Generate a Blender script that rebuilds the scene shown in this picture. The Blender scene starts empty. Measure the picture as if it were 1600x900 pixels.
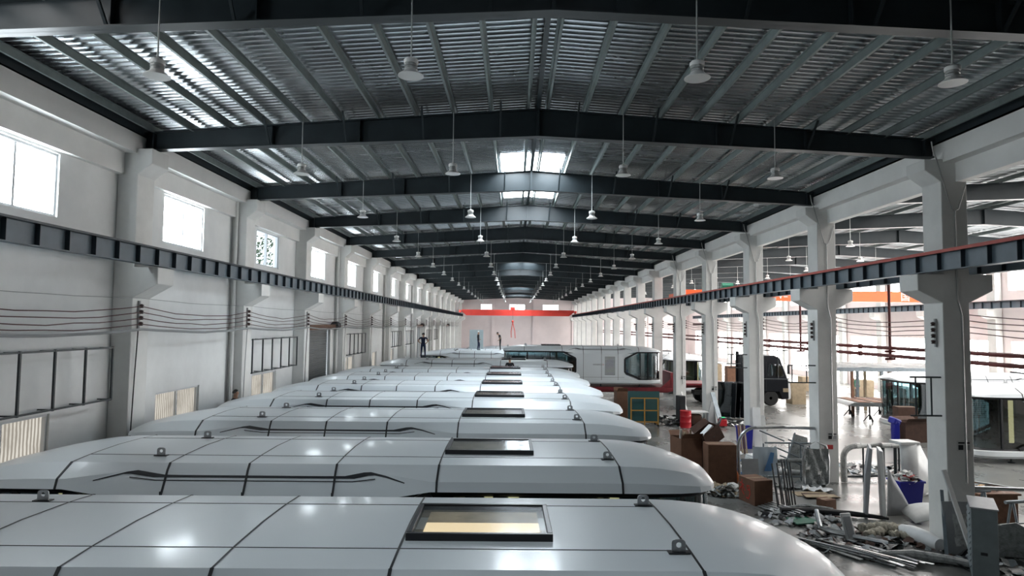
import bpy, bmesh, math, random
from mathutils import Vector, Matrix
random.seed(7)
S = bpy.context.scene
C = S.collection
R = math.radians
PI = math.pi
H = 5.35                       # camera height above the floor
BAY, PH = 6.6, 0.4735          # frame spacing of the hall, first frame
def fy(n): return (n + PH) * BAY

# ------------------------------------------------------------------ camera, sky, exposure
cam = bpy.data.cameras.new('camera'); co = bpy.data.objects.new('camera', cam); C.objects.link(co)
cam.sensor_width = 36.0; cam.lens = 36.0 * 1000 / 1600; cam.clip_end = 400
PITCH, ROLL, YAW = .0574, .0102, -.0044
co.matrix_world = (Matrix.Translation((0, 0, H)) @ Matrix.Rotation(-YAW, 4, 'Z') @ Matrix.Rotation(PI / 2 + PITCH, 4, 'X') @ Matrix.Rotation(ROLL, 4, 'Z'))
S.camera = co
S.view_settings.view_transform = 'Standard'; S.view_settings.look = 'None'
S.view_settings.exposure = 0.45; S.view_settings.gamma = 1.0; S.view_settings.use_curve_mapping = False
S.cycles.use_denoising = True
S.cycles.max_bounces = 7; S.cycles.diffuse_bounces = 4; S.cycles.glossy_bounces = 3; S.cycles.transparent_max_bounces = 12
S.cycles.sample_clamp_indirect = 6.0; S.cycles.caustics_reflective = False; S.cycles.caustics_refractive = False
W = bpy.data.worlds.new('overcast_sky'); S.world = W; W.use_nodes = True
bg = W.node_tree.nodes['Background']; bg.inputs[0].default_value = (.86, .93, 1.0, 1); bg.inputs[1].default_value = 3.0
E_WIN, E_LOW, E_SKY, E_SIDE, E_FAR = 17.0, 0.55, 26.0, 15.0, 4.0   # daylight: upper windows, curtained low windows, roof lights, side hall, end wall

# ------------------------------------------------------------------ materials
def mat(name, col, rough=.6, metal=0.0, var=0.0, scale=3.0, bump=0.0, bscale=40.0, rvar=0.0, spec=.5, stretch=None, coat=0.0):
    m = bpy.data.materials.new(name); m.use_nodes = True
    nt = m.node_tree; b = nt.nodes['Principled BSDF']
    b.inputs['Base Color'].default_value = (*col, 1); b.inputs['Roughness'].default_value = rough
    b.inputs['Metallic'].default_value = metal; b.inputs['Specular IOR Level'].default_value = spec
    b.inputs['Coat Weight'].default_value = coat; b.inputs['Coat Roughness'].default_value = .12
    if var or bump or rvar:
        tc = nt.nodes.new('ShaderNodeTexCoord'); src = tc.outputs['Object']
        if stretch:
            mp = nt.nodes.new('ShaderNodeMapping'); mp.inputs['Scale'].default_value = stretch
            nt.links.new(src, mp.inputs[0]); src = mp.outputs[0]
        n = nt.nodes.new('ShaderNodeTexNoise'); n.inputs['Scale'].default_value = scale; n.inputs['Detail'].default_value = 6; n.inputs['Roughness'].default_value = .62
        nt.links.new(src, n.inputs['Vector'])
        if var:
            r = nt.nodes.new('ShaderNodeValToRGB'); r.color_ramp.elements[0].position = .33; r.color_ramp.elements[1].position = .67
            r.color_ramp.elements[0].color = (*[max(0, c * (1 - var)) for c in col], 1)
            r.color_ramp.elements[1].color = (*[min(1, c * (1 + var * .5)) for c in col], 1)
            nt.links.new(n.outputs[0], r.inputs[0]); nt.links.new(r.outputs[0], b.inputs['Base Color'])
        if rvar:
            mr = nt.nodes.new('ShaderNodeMapRange'); mr.inputs[1].default_value = .3; mr.inputs[2].default_value = .7
            mr.inputs[3].default_value = max(0, rough - rvar); mr.inputs[4].default_value = min(1, rough + rvar)
            nt.links.new(n.outputs[0], mr.inputs[0]); nt.links.new(mr.outputs[0], b.inputs['Roughness'])
        if bump:
            n2 = nt.nodes.new('ShaderNodeTexNoise'); n2.inputs['Scale'].default_value = bscale; n2.inputs['Detail'].default_value = 4
            nt.links.new(src, n2.inputs['Vector'])
            bp = nt.nodes.new('ShaderNodeBump'); bp.inputs['Strength'].default_value = bump; bp.inputs['Distance'].default_value = .02
            nt.links.new(n2.outputs[0], bp.inputs['Height']); nt.links.new(bp.outputs[0], b.inputs['Normal'])
    return m
def emit(name, col, s):
    m = bpy.data.materials.new(name); m.use_nodes = True; nt = m.node_tree; nt.nodes.clear()
    e = nt.nodes.new('ShaderNodeEmission'); o = nt.nodes.new('ShaderNodeOutputMaterial')
    e.inputs[0].default_value = (*col, 1); e.inputs[1].default_value = s; nt.links.new(e.outputs[0], o.inputs[0]); return m
def curtain(name, col, s):     # daylight through a striped curtain: vertical folds
    m = emit(name, col, s); nt = m.node_tree; e = [n for n in nt.nodes if n.type == 'EMISSION'][0]
    tc = nt.nodes.new('ShaderNodeTexCoord'); w = nt.nodes.new('ShaderNodeTexWave'); w.bands_direction = 'Y'
    w.inputs['Scale'].default_value = 3.1; w.inputs['Distortion'].default_value = 1.5; w.inputs['Detail'].default_value = 2
    n = nt.nodes.new('ShaderNodeTexNoise'); n.inputs['Scale'].default_value = 2.2; n.inputs['Detail'].default_value = 3
    nt.links.new(tc.outputs['Object'], w.inputs[0]); nt.links.new(tc.outputs['Object'], n.inputs[0])
    mx = nt.nodes.new('ShaderNodeMath'); mx.operation = 'MULTIPLY'; nt.links.new(w.outputs[1], mx.inputs[0]); nt.links.new(n.outputs[0], mx.inputs[1])
    r = nt.nodes.new('ShaderNodeValToRGB'); r.color_ramp.elements[0].position = .05; r.color_ramp.elements[1].position = .5
    r.color_ramp.elements[0].color = (.42, .38, .32, 1); r.color_ramp.elements[1].color = (1, .95, .85, 1)
    nt.links.new(mx.outputs[0], r.inputs[0]); nt.links.new(r.outputs[0], e.inputs[0]); return m
def glass(name, tint, refl=.12, rough=.02):
    m = bpy.data.materials.new(name); m.use_nodes = True; nt = m.node_tree; nt.nodes.clear()
    o = nt.nodes.new('ShaderNodeOutputMaterial'); t = nt.nodes.new('ShaderNodeBsdfTransparent'); g = nt.nodes.new('ShaderNodeBsdfGlossy')
    t.inputs[0].default_value = (*tint, 1); g.inputs['Roughness'].default_value = rough; g.inputs['Color'].default_value = (.95, .97, 1, 1)
    f = nt.nodes.new('ShaderNodeLayerWeight'); p = nt.nodes.new('ShaderNodeMath'); p.operation = 'POWER'; p.inputs[1].default_value = 5
    a = nt.nodes.new('ShaderNodeMath'); a.operation = 'ADD'; a.inputs[1].default_value = refl; a.use_clamp = True
    mx = nt.nodes.new('ShaderNodeMixShader'); nt.links.new(f.outputs['Facing'], p.inputs[0]); nt.links.new(p.outputs[0], a.inputs[0]); nt.links.new(a.outputs[0], mx.inputs[0])
    nt.links.new(t.outputs[0], mx.inputs[1]); nt.links.new(g.outputs[0], mx.inputs[2]); nt.links.new(mx.outputs[0], o.inputs[0]); return m

M = {}
M['wall'] = mat('painted_plaster', (.77, .78, .775), .75, var=.10, scale=.55, bump=.12, bscale=9)
M['dim'] = mat('dim_grey_plaster', (.12, .12, .12), .8)
M['wall_pink'] = mat('pale_pink_panel_wall', (.86, .76, .75), .7, var=.06, scale=.5)
M['concrete'] = mat('painted_concrete', (.71, .71, .69), .72, var=.08, scale=1.3, bump=.1, bscale=14)
M['band'] = mat('painted_eaves_beam', (.80, .795, .775), .7, var=.06, scale=1.0)
M['floor'] = mat('polished_concrete_floor', (.165, .168, .16), .30, var=.40, scale=.45, rvar=.12, bump=.04, bscale=30)
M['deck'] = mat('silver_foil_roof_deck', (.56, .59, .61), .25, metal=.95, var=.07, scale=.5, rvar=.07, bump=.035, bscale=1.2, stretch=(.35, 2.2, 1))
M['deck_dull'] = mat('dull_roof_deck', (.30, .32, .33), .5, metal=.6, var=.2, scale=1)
M['steel_dark'] = mat('dark_slate_steel', (.022, .031, .036), .42, var=.2, scale=1.5, spec=.4)
M['purlin'] = mat('galvanised_purlin', (.23, .27, .265), .45, metal=.35, var=.2, scale=2)
M['girder'] = mat('blue_grey_girder_paint', (.105, .14, .17), .45, var=.15, scale=2)
M['girder_dark'] = mat('girder_edge_paint', (.03, .04, .05), .45)
M['red'] = mat('red_crane_paint', (.62, .045, .03), .45, var=.12, scale=1)
M['orange'] = mat('orange_crane_paint', (.85, .11, .02), .45, var=.1, scale=1)
M['red_rail'] = mat('red_conductor_rail', (.42, .055, .035), .5)
M['pipe_red'] = mat('dull_red_pipe', (.14, .022, .02), .45, var=.2, scale=3)
M['lamp_white'] = mat('white_lamp_enamel', (.80, .80, .78), .4)
M['lamp_grey'] = mat('grey_lamp_housing', (.40, .41, .40), .45, metal=.4)
M['rod'] = mat('pale_steel_rod', (.52, .54, .53), .45, metal=.3)
M['frame'] = mat('window_frame_white', (.62, .64, .66), .5)
M['sheet'] = emit('daylit_upper_pane', (.86, .95, 1.0), E_WIN)
M['low_pane'] = curtain('curtained_low_pane', (1, .9, .75), E_LOW)
M['skylight'] = emit('daylit_roof_light', (.84, .93, 1.0), E_SKY)
M['skyside'] = emit('daylit_side_roof_light', (1.0, .97, .94), E_SIDE)
M['dimlight'] = emit('dusty_roof_light', (.82, .92, 1.0), 2.0)  # unseen roof light, added to brighten the near cabins
M['farpane'] = emit('daylit_end_pane', (1, .98, .97), E_FAR)
M['clear'] = glass('clear_pane', (.93, .95, .95), .02)
M['shell'] = mat('white_capsule_shell', (.72, .765, .79), .36, scale=1.6, rvar=.05, coat=.25)
M['joint'] = mat('black_joint_seal', (.012, .013, .016), .5)
M['stripe'] = mat('black_decal', (.012, .014, .02), .4)
M['black'] = mat('black_frame', (.010, .011, .014), .35)
M['capglass'] = glass('tinted_capsule_glass', (.24, .34, .36), .14, .03)
M['roofglass'] = glass('dusty_roof_glass', (.80, .79, .75), .05, .14)
M['lug'] = mat('zinc_lug', (.38, .39, .40), .4, metal=.8, var=.2, scale=20)
M['beige'] = mat('warm_beige_lining', (.50, .38, .22), .6, var=.1, scale=3)
M['warm'] = emit('warm_capsule_lamp', (1, .70, .36), 1.1)
M['tan'] = mat('tan_blind', (.80, .66, .46), .7, var=.25, scale=4)  # brightness of the lit cabin interior put into the colour
M['grey_blind'] = mat('dusty_grey_blind', (.30, .27, .225), .5, var=.45, scale=3.5)  # mottled colour stands in for reflections in the hatch glass
M['wood'] = mat('brown_floor_board', (.10, .05, .03), .5, var=.3, scale=6)
M['card'] = mat('brown_cardboard', (.145, .070, .040), .8, var=.2, scale=5)
M['card_dark'] = mat('dark_cardboard', (.075, .038, .026), .8, var=.25, scale=5)
M['card_pale'] = mat('pale_cardboard', (.34, .27, .18), .8, var=.2, scale=5)
M['alu'] = mat('bare_aluminium', (.48, .50, .51), .32, metal=.85, var=.2, scale=8)
M['steel_tube'] = mat('grey_steel_tube', (.20, .235, .26), .4, metal=.5, var=.2, scale=6)
M['wrap'] = mat('clear_wrapping_film', (.42, .43, .42), .35, var=.35, scale=9, bump=.9, bscale=22, rvar=.15)
M['wrap_grey'] = mat('grey_wrapping_film', (.22, .24, .24), .38, var=.45, scale=8, bump=.9, bscale=25, rvar=.15)
M['white'] = mat('white_paint', (.70, .71, .71), .45, var=.08, scale=3)
M['offwhite'] = mat('off_white_panel', (.55, .57, .57), .4, var=.1, scale=4)
M['greypanel'] = mat('grey_panel', (.33, .345, .36), .5, var=.1, scale=4)
M['cabinet'] = mat('grey_green_cabinet', (.16, .19, .20), .5, var=.12, scale=5)
M['blue'] = mat('blue_plastic', (.006, .010, .24), .4)
M['blue_pale'] = mat('pale_blue_print', (.10, .25, .50), .5)
M['drum'] = mat('red_drum_paint', (.42, .012, .02), .38, var=.12, scale=4)
M['yellow'] = mat('yellow_ochre_paint', (.42, .21, .03), .5, var=.15, scale=6)
M['rust'] = mat('dull_brown_wood', (.20, .10, .06), .7, var=.3, scale=6)
M['fuzzy'] = mat('matted_insulation', (.40, .37, .30), .95, var=.45, scale=14, bump=1.0, bscale=40)
M['truck'] = mat('near_black_truck_paint', (.005, .006, .009), .45, spec=.2)
M['trailer'] = mat('dark_red_trailer_paint', (.17, .012, .018), .45, var=.25, scale=2)
M['rubber'] = mat('black_rubber', (.012, .012, .012), .8)
M['chrome'] = mat('bright_steel', (.75, .76, .78), .2, metal=.9)
M['skin'] = mat('skin', (.38, .22, .15), .6)
M['hair'] = mat('black_hair', (.008, .007, .007), .6)
M['navy'] = mat('navy_cloth', (.012, .016, .045), .85)
M['jeans'] = mat('dark_blue_denim', (.014, .022, .06), .85)
M['blackcloth'] = mat('black_cloth', (.010, .010, .014), .85)
M['cap_white'] = mat('white_cap_cloth', (.62, .62, .62), .8)
M['green'] = mat('dark_green_paint', (.01, .12, .07), .5)
M['shutter'] = mat('grey_shutter_slat', (.15, .16, .165), .45, metal=.3, var=.1, scale=3)
M['wire'] = mat('red_brown_cable', (.10, .045, .042), .6)
M['wire_grey'] = mat('grey_cable', (.34, .35, .35), .6)
M['insul'] = mat('brown_porcelain', (.05, .03, .028), .4)
M['redink'] = mat('red_marker_ink', (.55, .03, .02), .6)
M['paper'] = mat('white_paper', (.62, .62, .60), .8, var=.1, scale=10)
M['redprint'] = mat('red_print', (.45, .04, .04), .6)
M['leaf'] = mat('tree_leaf', (.03, .05, .02), .7)
M['bark'] = mat('tree_bark', (.05, .04, .03), .9)
M['board_grey'] = mat('blue_grey_board', (.36, .42, .44), .5, var=.08, scale=3)

# ------------------------------------------------------------------ mesh building
class MB:
    def __init__(s): s.bm = bmesh.new()
    def box(s, x0, x1, y0, y1, z0, z1, mi=0, mtx=None):
        P = [(x0,y0,z0),(x1,y0,z0),(x1,y1,z0),(x0,y1,z0),(x0,y0,z1),(x1,y0,z1),(x1,y1,z1),(x0,y1,z1)]
        v = [s.bm.verts.new((mtx @ Vector(p)) if mtx else p) for p in P]
        for f in ((3,2,1,0),(4,5,6,7),(0,1,5,4),(1,2,6,5),(2,3,7,6),(3,0,4,7)):
            s.bm.faces.new([v[i] for i in f]).material_index = mi
        return s
    def cbox(s, c, d, rot=(0,0,0), mi=0):
        from mathutils import Euler
        mt = Matrix.Translation(c) @ Euler(rot).to_matrix().to_4x4()
        return s.box(-d[0]/2, d[0]/2, -d[1]/2, d[1]/2, -d[2]/2, d[2]/2, mi, mt)
    def bar(s, a, b, w, h=None, mi=0):      # rectangular bar from a to b
        a, b = Vector(a), Vector(b); d = b - a; L = d.length; h = h or w
        q = d.to_track_quat('X', 'Z'); mt = Matrix.Translation(a) @ q.to_matrix().to_4x4()
        return s.box(0, L, -w/2, w/2, -h/2, h/2, mi, mt)
    def tube(s, pts, r, seg=8, mi=0, cap=True, closed=False):
        pts = [Vector(p) for p in pts]; n = len(pts); rs = r if isinstance(r, (list, tuple)) else [r] * n
        rings = []; ref = None
        for i, p in enumerate(pts):
            if closed: t = (pts[(i+1) % n] - pts[i-1])
            else: t = (pts[min(i+1, n-1)] - pts[max(i-1, 0)])
            t.normalize()
            if ref is None: ref = Vector((0,0,1)) if abs(t.z) < .9 else Vector((1,0,0))
            u = t.cross(ref); u.normalize(); v = u.cross(t); ref = v.cross(u) * -1 if False else ref
            rings.append([s.bm.verts.new(p + (u * math.cos(2*PI*k/seg) + v * math.sin(2*PI*k/seg)) * rs[i]) for k in range(seg)])
        m = n if closed else n - 1
        for i in range(m):
            A, B = rings[i], rings[(i+1) % n]
            for k in range(seg):
                f = s.bm.faces.new((A[k], A[(k+1) % seg], B[(k+1) % seg], B[k])); f.smooth = True; f.material_index = mi
        if cap and not closed:
            s.bm.faces.new(rings[0][::-1]).material_index = mi; s.bm.faces.new(rings[-1]).material_index = mi
        return s
    def lathe(s, prof, c=(0,0,0), seg=16, mi=0, axis='Z'):
        rings = []
        for r, z in prof:
            ring = []
            for k in range(seg):
                a = 2*PI*k/seg; x, y = r*math.cos(a), r*math.sin(a)
                p = (x, y, z) if axis == 'Z' else ((z, x, y) if axis == 'X' else (x, z, y))
                ring.append(s.bm.verts.new(Vector(c) + Vector(p)))
            rings.append(ring)
        for A, B in zip(rings, rings[1:]):
            for k in range(seg):
                f = s.bm.faces.new((A[k], A[(k+1) % seg], B[(k+1) % seg], B[k])); f.smooth = True; f.material_index = mi
        if prof[0][0] > 1e-4: s.bm.faces.new(rings[0][::-1]).material_index = mi
        if prof[-1][0] > 1e-4: s.bm.faces.new(rings[-1]).material_index = mi
        return s
    def prism(s, poly, a, b, axis='Y', mi=0):   # poly in the two other axes, extruded a..b
        def P(p, t): return (p[0], t, p[1]) if axis == 'Y' else ((t, p[0], p[1]) if axis == 'X' else (p[0], p[1], t))
        A = [s.bm.verts.new(P(p, a)) for p in poly]; B = [s.bm.verts.new(P(p, b)) for p in poly]; n = len(poly)
        s.bm.faces.new(A).material_index = mi; s.bm.faces.new(B[::-1]).material_index = mi
        for i in range(n): s.bm.faces.new((A[i], B[i], B[(i+1) % n], A[(i+1) % n])).material_index = mi
        return s
    def quad(s, *p, mi=0):
        s.bm.faces.new([s.bm.verts.new(q) for q in p]).material_index = mi; return s
    def grid(s, rows, mi=0, smooth=True, cyc=False):
        V = [[s.bm.verts.new(p) for p in r] for r in rows]
        for A, B in zip(V, V[1:]):
            n = len(A)
            for k in range(n if cyc else n - 1):
                f = s.bm.faces.new((A[k], A[(k+1) % n], B[(k+1) % n], B[k])); f.smooth = smooth; f.material_index = mi
        return V
    def obj(s, name, mats, parent=None, loc=None, rz=0, bevel=0, sharp=35, kind=None, label=None, cat=None, group=None, smooth=False):
        bmesh.ops.recalc_face_normals(s.bm, faces=s.bm.faces)
        me = bpy.data.meshes.new(name); s.bm.to_mesh(me); s.bm.free()
        for m in (mats if isinstance(mats, (list, tuple)) else [mats]): me.materials.append(M[m] if isinstance(m, str) else m)
        if smooth:
            for p in me.polygons: p.use_smooth = True
        if sharp: me.set_sharp_from_angle(angle=R(sharp))
        o = bpy.data.objects.new(name, me); C.objects.link(o)
        if parent: o.parent = parent
        if loc: o.location = loc
        o.rotation_euler.z = rz
        if bevel:
            b = o.modifiers.new('bevel', 'BEVEL'); b.width = bevel; b.segments = 2; b.limit_method = 'ANGLE'
        tag(o, label, cat, group, kind); return o
def tag(o, label=None, cat=None, group=None, kind=None):
    for k, v in (('label', label), ('category', cat), ('group', group), ('kind', kind)):
        if v: o[k] = v
    return o
def thing(name, label, cat, loc=(0,0,0), rz=0, group=None, kind=None):
    o = bpy.data.objects.new(name, None); C.objects.link(o); o.location = loc; o.rotation_euler.z = rz
    o.empty_display_size = .2
    return tag(o, label, cat, group, kind)
KIDS = {}
def dup(root, loc, rz=None, label=None, group=None, scale=None):
    if not KIDS:
        pass
    def kids(o): return [k for k in list(C.objects) if k.parent == o]
    if root.name not in KIDS: KIDS[root.name] = [(k, kids(k)) for k in kids(root)]
    r = root.copy(); C.objects.link(r); r.location = loc
    if rz is not None: r.rotation_euler.z = rz
    if scale: r.scale = scale
    if label: r['label'] = label
    if group: r['group'] = group
    for k, gs in KIDS[root.name]:
        c = k.copy(); C.objects.link(c); c.parent = r
        for g in gs:
            d = g.copy(); C.objects.link(d); d.parent = c
    return r
ORD = ['first','second','third','fourth','fifth','sixth','seventh','eighth','ninth','tenth','eleventh','twelfth','thirteenth','fourteenth','fifteenth','sixteenth','seventeenth','eighteenth']

# ------------------------------------------------------------------ the hall: floor, walls, roof
XW, XL, XR, XM = -10.06, -9.7, 10.84, .56     # window wall, frame ends, ridge line
Y0, Y1 = -12.0, 119.0
ZE, ZRB, ZRT = 9.74, 10.2, 10.92             # beam underside at the eaves, ridge underside, ridge top
XS = 32.2                                      # outer wall of the side hall
NB = 17
b = MB(); b.box(XW - .4, XS + .4, Y0 - .3, Y1 + .3, -.25, 0); b.obj('floor', 'floor', kind='structure')

def holed(mb, x0, x1, ya, yb, za, zb, holes):
    ys = sorted({ya, yb, *[h[0] for h in holes], *[h[1] for h in holes]}); zs = sorted({za, zb, *[h[2] for h in holes], *[h[3] for h in holes]})
    for y, y2 in zip(ys, ys[1:]):
        run = None
        for z, z2 in zip(zs, zs[1:]):
            cy, cz = (y+y2)/2, (z+z2)/2
            solid = not any(h[0] < cy < h[1] and h[2] < cz < h[3] for h in holes)
            if solid: run = [z, z2] if run is None else [run[0], z2]
            if (not solid or z2 == zs[-1]) and run: mb.box(x0, x1, y, y2, run[0], run[1]); run = None
UP = {n: (fy(n) + 1.80, fy(n) + 4.17, 7.6, 9.0) for n in range(0, 17)}
LOW = {n: (fy(n) + 1.75, fy(n) + 4.25, 2.25, 3.33) for n in range(0, 17) if n not in (4, 9, 13)}
DOORS = {n: (fy(n) + 1.0, fy(n) + 5.2, 0, 5.0) for n in (4, 9, 13)}
b = MB(); holed(b, XW - .25, XW, Y0, Y1, 0, 10.6, list(UP.values()) + list(LOW.values()) + list(DOORS.values()))
b.obj('wall_left', 'wall', kind='structure')
wn = 0
def window(n, h, pane, mid=True, x=XW):
    global wn
    wn += 1
    y0, y1, z0, z1 = h
    t = thing(f'window_{wn}', None, None, (x - .12, (y0+y1)/2, z0), kind='structure')
    w, hh = (y1-y0)/2, z1 - z0
    f = MB(); e = .055
    f.box(-.05, .07, -w, -w+e, 0, hh); f.box(-.05, .07, w-e, w, 0, hh); f.box(-.05, .07, -w+e, w-e, 0, e); f.box(-.05, .07, -w+e, w-e, hh-e, hh)
    if mid: f.box(-.05, .06, -.03, .03, e, hh-e)
    f.obj('window_frame', 'frame', t)
    g = MB(); g.box(-.02, -.01, -w+.01, w-.01, .01, hh-.01); g.obj('window_pane', pane, t)
for n, h in UP.items(): window(n, h, 'clear' if n == 3 else 'sheet')
for n, h in LOW.items(): window(n, h, 'low_pane')
# end wall with pilasters and three windows, wall behind the camera, outer wall of the side hall
b = MB(); holes = [(-7.2+.9, -4.3+.5, 8.15, 9.1), (-1.0, 1.95, 8.15, 9.1), (5.2, 8.2, 8.15, 9.1)]
xs = sorted({XW, XS, *[q for h in holes for q in h[:2]]})
for x, x2 in zip(xs, xs[1:]):
    hs = [h for h in holes if h[0] < (x+x2)/2 < h[1]]
    if hs: b.box(x, x2, Y1, Y1+.3, 0, hs[0][2]); b.box(x, x2, Y1, Y1+.3, hs[0][3], 12.4)
    else: b.box(x, x2, Y1, Y1+.3, 0, 12.4)
for x in (-4.0, 3.6, 10.9, 18, 25): b.box(x-.25, x+.25, Y1-.25, Y1, 0, 10.3)
b.obj('wall_far', 'wall_pink', kind='structure')
for h in holes:
    wn += 1; t = thing(f'window_{wn}', None, None, ((h[0]+h[1])/2, Y1+.1, h[2]), kind='structure'); w = (h[1]-h[0])/2
    g = MB(); g.box(-w, w, 0, .02, 0, .95); g.obj('window_pane', 'farpane', t)
    f = MB()
    for xx in (-w+.03, 0, w-.03): f.box(xx-.03, xx+.03, -.06, 0, 0, .95)
    f.obj('window_frame', 'frame', t)
b = MB(); b.box(XW-.25, XS+.25, Y0-.3, Y0, 0, 12.4); b.obj('wall_near', 'dim', kind='structure')
SIDEW = []
for n in range(2, 17):
    SIDEW.append((fy(n)+.9, fy(n)+5.7, 7.9, 9.3)); SIDEW.append((fy(n)+1.0, fy(n)+5.6, .6 if n % 3 else 0.02, 4.6))
b = MB(); holed(b, XS, XS+.25, Y0, Y1, 0, 11, SIDEW); b.obj('wall_right', 'wall_pink', kind='structure')
for h in SIDEW:
    wn += 1; y0, y1, z0, z1 = h; w = (y1-y0)/2; hh = z1-z0
    t = thing(f'window_{wn}', None, None, (XS+.12, (y0+y1)/2, z0), kind='structure')
    g = MB(); g.box(0, .02, -w, w, 0, hh); g.obj('window_pane', 'skyside', t)
    f = MB()
    for k in range(5):
        yy = -w+.03 + k*(2*w-.06)/4; f.box(-.06, 0, yy-.035, yy+.035, 0, hh)
    f.obj('window_frame', 'frame', t)

# eaves beams and lintel bands
def trim(k, x0, x1, z0, z1, m='band', ya=Y0, yb=Y1):
    MB().box(x0, x1, ya, yb, z0, z1).obj(f'trim_{k}', m, kind='structure')
trim(1, XW, -9.6, 9.6, 10.08); trim(2, XW, -9.9, 9.05, 9.6)
trim(3, 10.74, 11.32, 9.54, 10.05); trim(4, 11.05, 11.3, 9.05, 9.54)
trim(5, XS-.5, XS, 9.6, 10.1)

# corrugated roof decks
def deck(name, xa, za, xb, zb, per, dep, m, ya=Y0, yb=Y1):
    mb = MB(); rows = [[], []]; y = ya; A, B = [], []
    while y < yb:
        for t, d in ((0, 0), (.30, 0), (.42, 1), (.88, 1)):
            A.append((xa, y+t*per, za+d*dep)); B.append((xb, y+t*per, zb+d*dep))
        y += per
    mb.grid([A, B], smooth=False); return mb.obj(name, m, kind='structure', sharp=0)
ZD = .205
deck('ceiling_1', XW-.2, ZRT-.72+ZD-.03, XM, ZRT+ZD, .19, .06, 'deck')
deck('ceiling_2', XM, ZRT+ZD, XR+.5, ZRT-.72+ZD-.03, .19, .06, 'deck')
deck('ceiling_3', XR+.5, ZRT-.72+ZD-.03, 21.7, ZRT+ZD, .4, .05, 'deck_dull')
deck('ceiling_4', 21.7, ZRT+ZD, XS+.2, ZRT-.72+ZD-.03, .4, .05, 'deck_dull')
def roofz(x): return ZRT + ZD - .0694 * abs(x - XM)
def sky(k, xa, xb, ya, yb, m='skylight'):
    global wn
    wn += 1
    mb = MB(); za, zb = roofz(xa) - .035, roofz(xb) - .035
    if xa > 11: za, zb = [ZRT+ZD-.0735*abs(x-21.7)-.05 for x in (xa, xb)]
    mb.quad((xa,ya,za),(xb,ya,zb),(xb,yb,zb),(xa,yb,za)); mb.quad((xa,ya,za+.02),(xb,ya,zb+.02),(xb,yb,zb+.02),(xa,yb,za+.02))
    mb.obj(f'window_{wn}', m, kind='structure')
for ya, yb in ((21.2, 28.4), (54.5, 61), (87, 93), (102, 108)):  # the last pair is added to brighten the end wall
    sky(0, XM-1.08, XM-.08, ya, yb); sky(0, XM+.08, XM+1.08, ya, yb)
sky(0, -9.0, -7.0, 7.2, 9.2, 'farpane')  # added roof light that brightens the near face of the first beam
for xa, xb in ((XM-2.6, XM-.1), (XM+.1, XM+2.6)): sky(0, xa, xb, -1.0, 5.5, 'dimlight')  # added above the view as fill for the near roofs
for n in range(2, 17):
    for xa, xb in ((13.2, 16.2), (17.4, 21.2), (22.2, 26), (27.2, 30.2)):
        sky(0, xa, xb, fy(n)+2.4, fy(n)+3.5, 'skyside')
# ------------------------------------------------------------------ columns
LCOL = [(XW+.005,0),(-9.55,0),(-9.55,5.93),(-8.94,6.28),(-8.94,6.7),(-9.55,6.7),(-9.55,9.05),(-9.2,9.33),(-9.2,9.72),(XW+.005,9.72)]
RCOL = [(10.64,0),(10.64,6.0),(10.03,6.31),(10.03,6.72),(10.68,6.72),(10.68,9.05),(10.28,9.34),(10.28,9.62),(11.72,9.62),(11.72,9.34),(11.32,9.05),(11.32,6.72),(11.9,6.72),(11.9,6.31),(11.3,6.0),(11.3,0)]
def prism_col(name, prof, n, label, group, x0=0):
    b = MB(); y = fy(n)
    b.prism([(x + x0, z) for x, z in prof], y-.38, y+.38)
    return b.obj(name, 'concrete', label=label, cat='column', group=group, kind='thing', bevel=.018)
for n in range(1, 18):
    prism_col('wall_column', LCOL, n, f'white concrete column built into the window wall, {ORD[n-1]} one in view from the camera', 'columns along the window wall')
    prism_col('concrete_column', RCOL, n, f'free-standing white concrete column with crane brackets, {ORD[n-1]} of its row from the camera', 'free-standing columns between the halls')
for n in (0, -1):
    prism_col('wall_column', LCOL, n, f'white concrete column of the window wall beside the camera, {"just ahead" if n == 0 else "just behind"} of it', 'columns along the window wall')
    prism_col('concrete_column', RCOL, n, f'free-standing concrete column beside the camera, {"just ahead" if n == 0 else "just behind"} of it', 'free-standing columns between the halls')
SCOL = [(31.7,0),(31.7,6.0),(31.1,6.3),(31.1,6.72),(31.7,6.72),(31.7,9.7),(32.15,9.7),(32.15,0)]
for n in range(1, 17):
    prism_col('side_column', SCOL, n, f'pale column on the far outer wall of the side hall, {ORD[n-1]} along from the camera', 'columns on the outer wall of the side hall')

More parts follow.
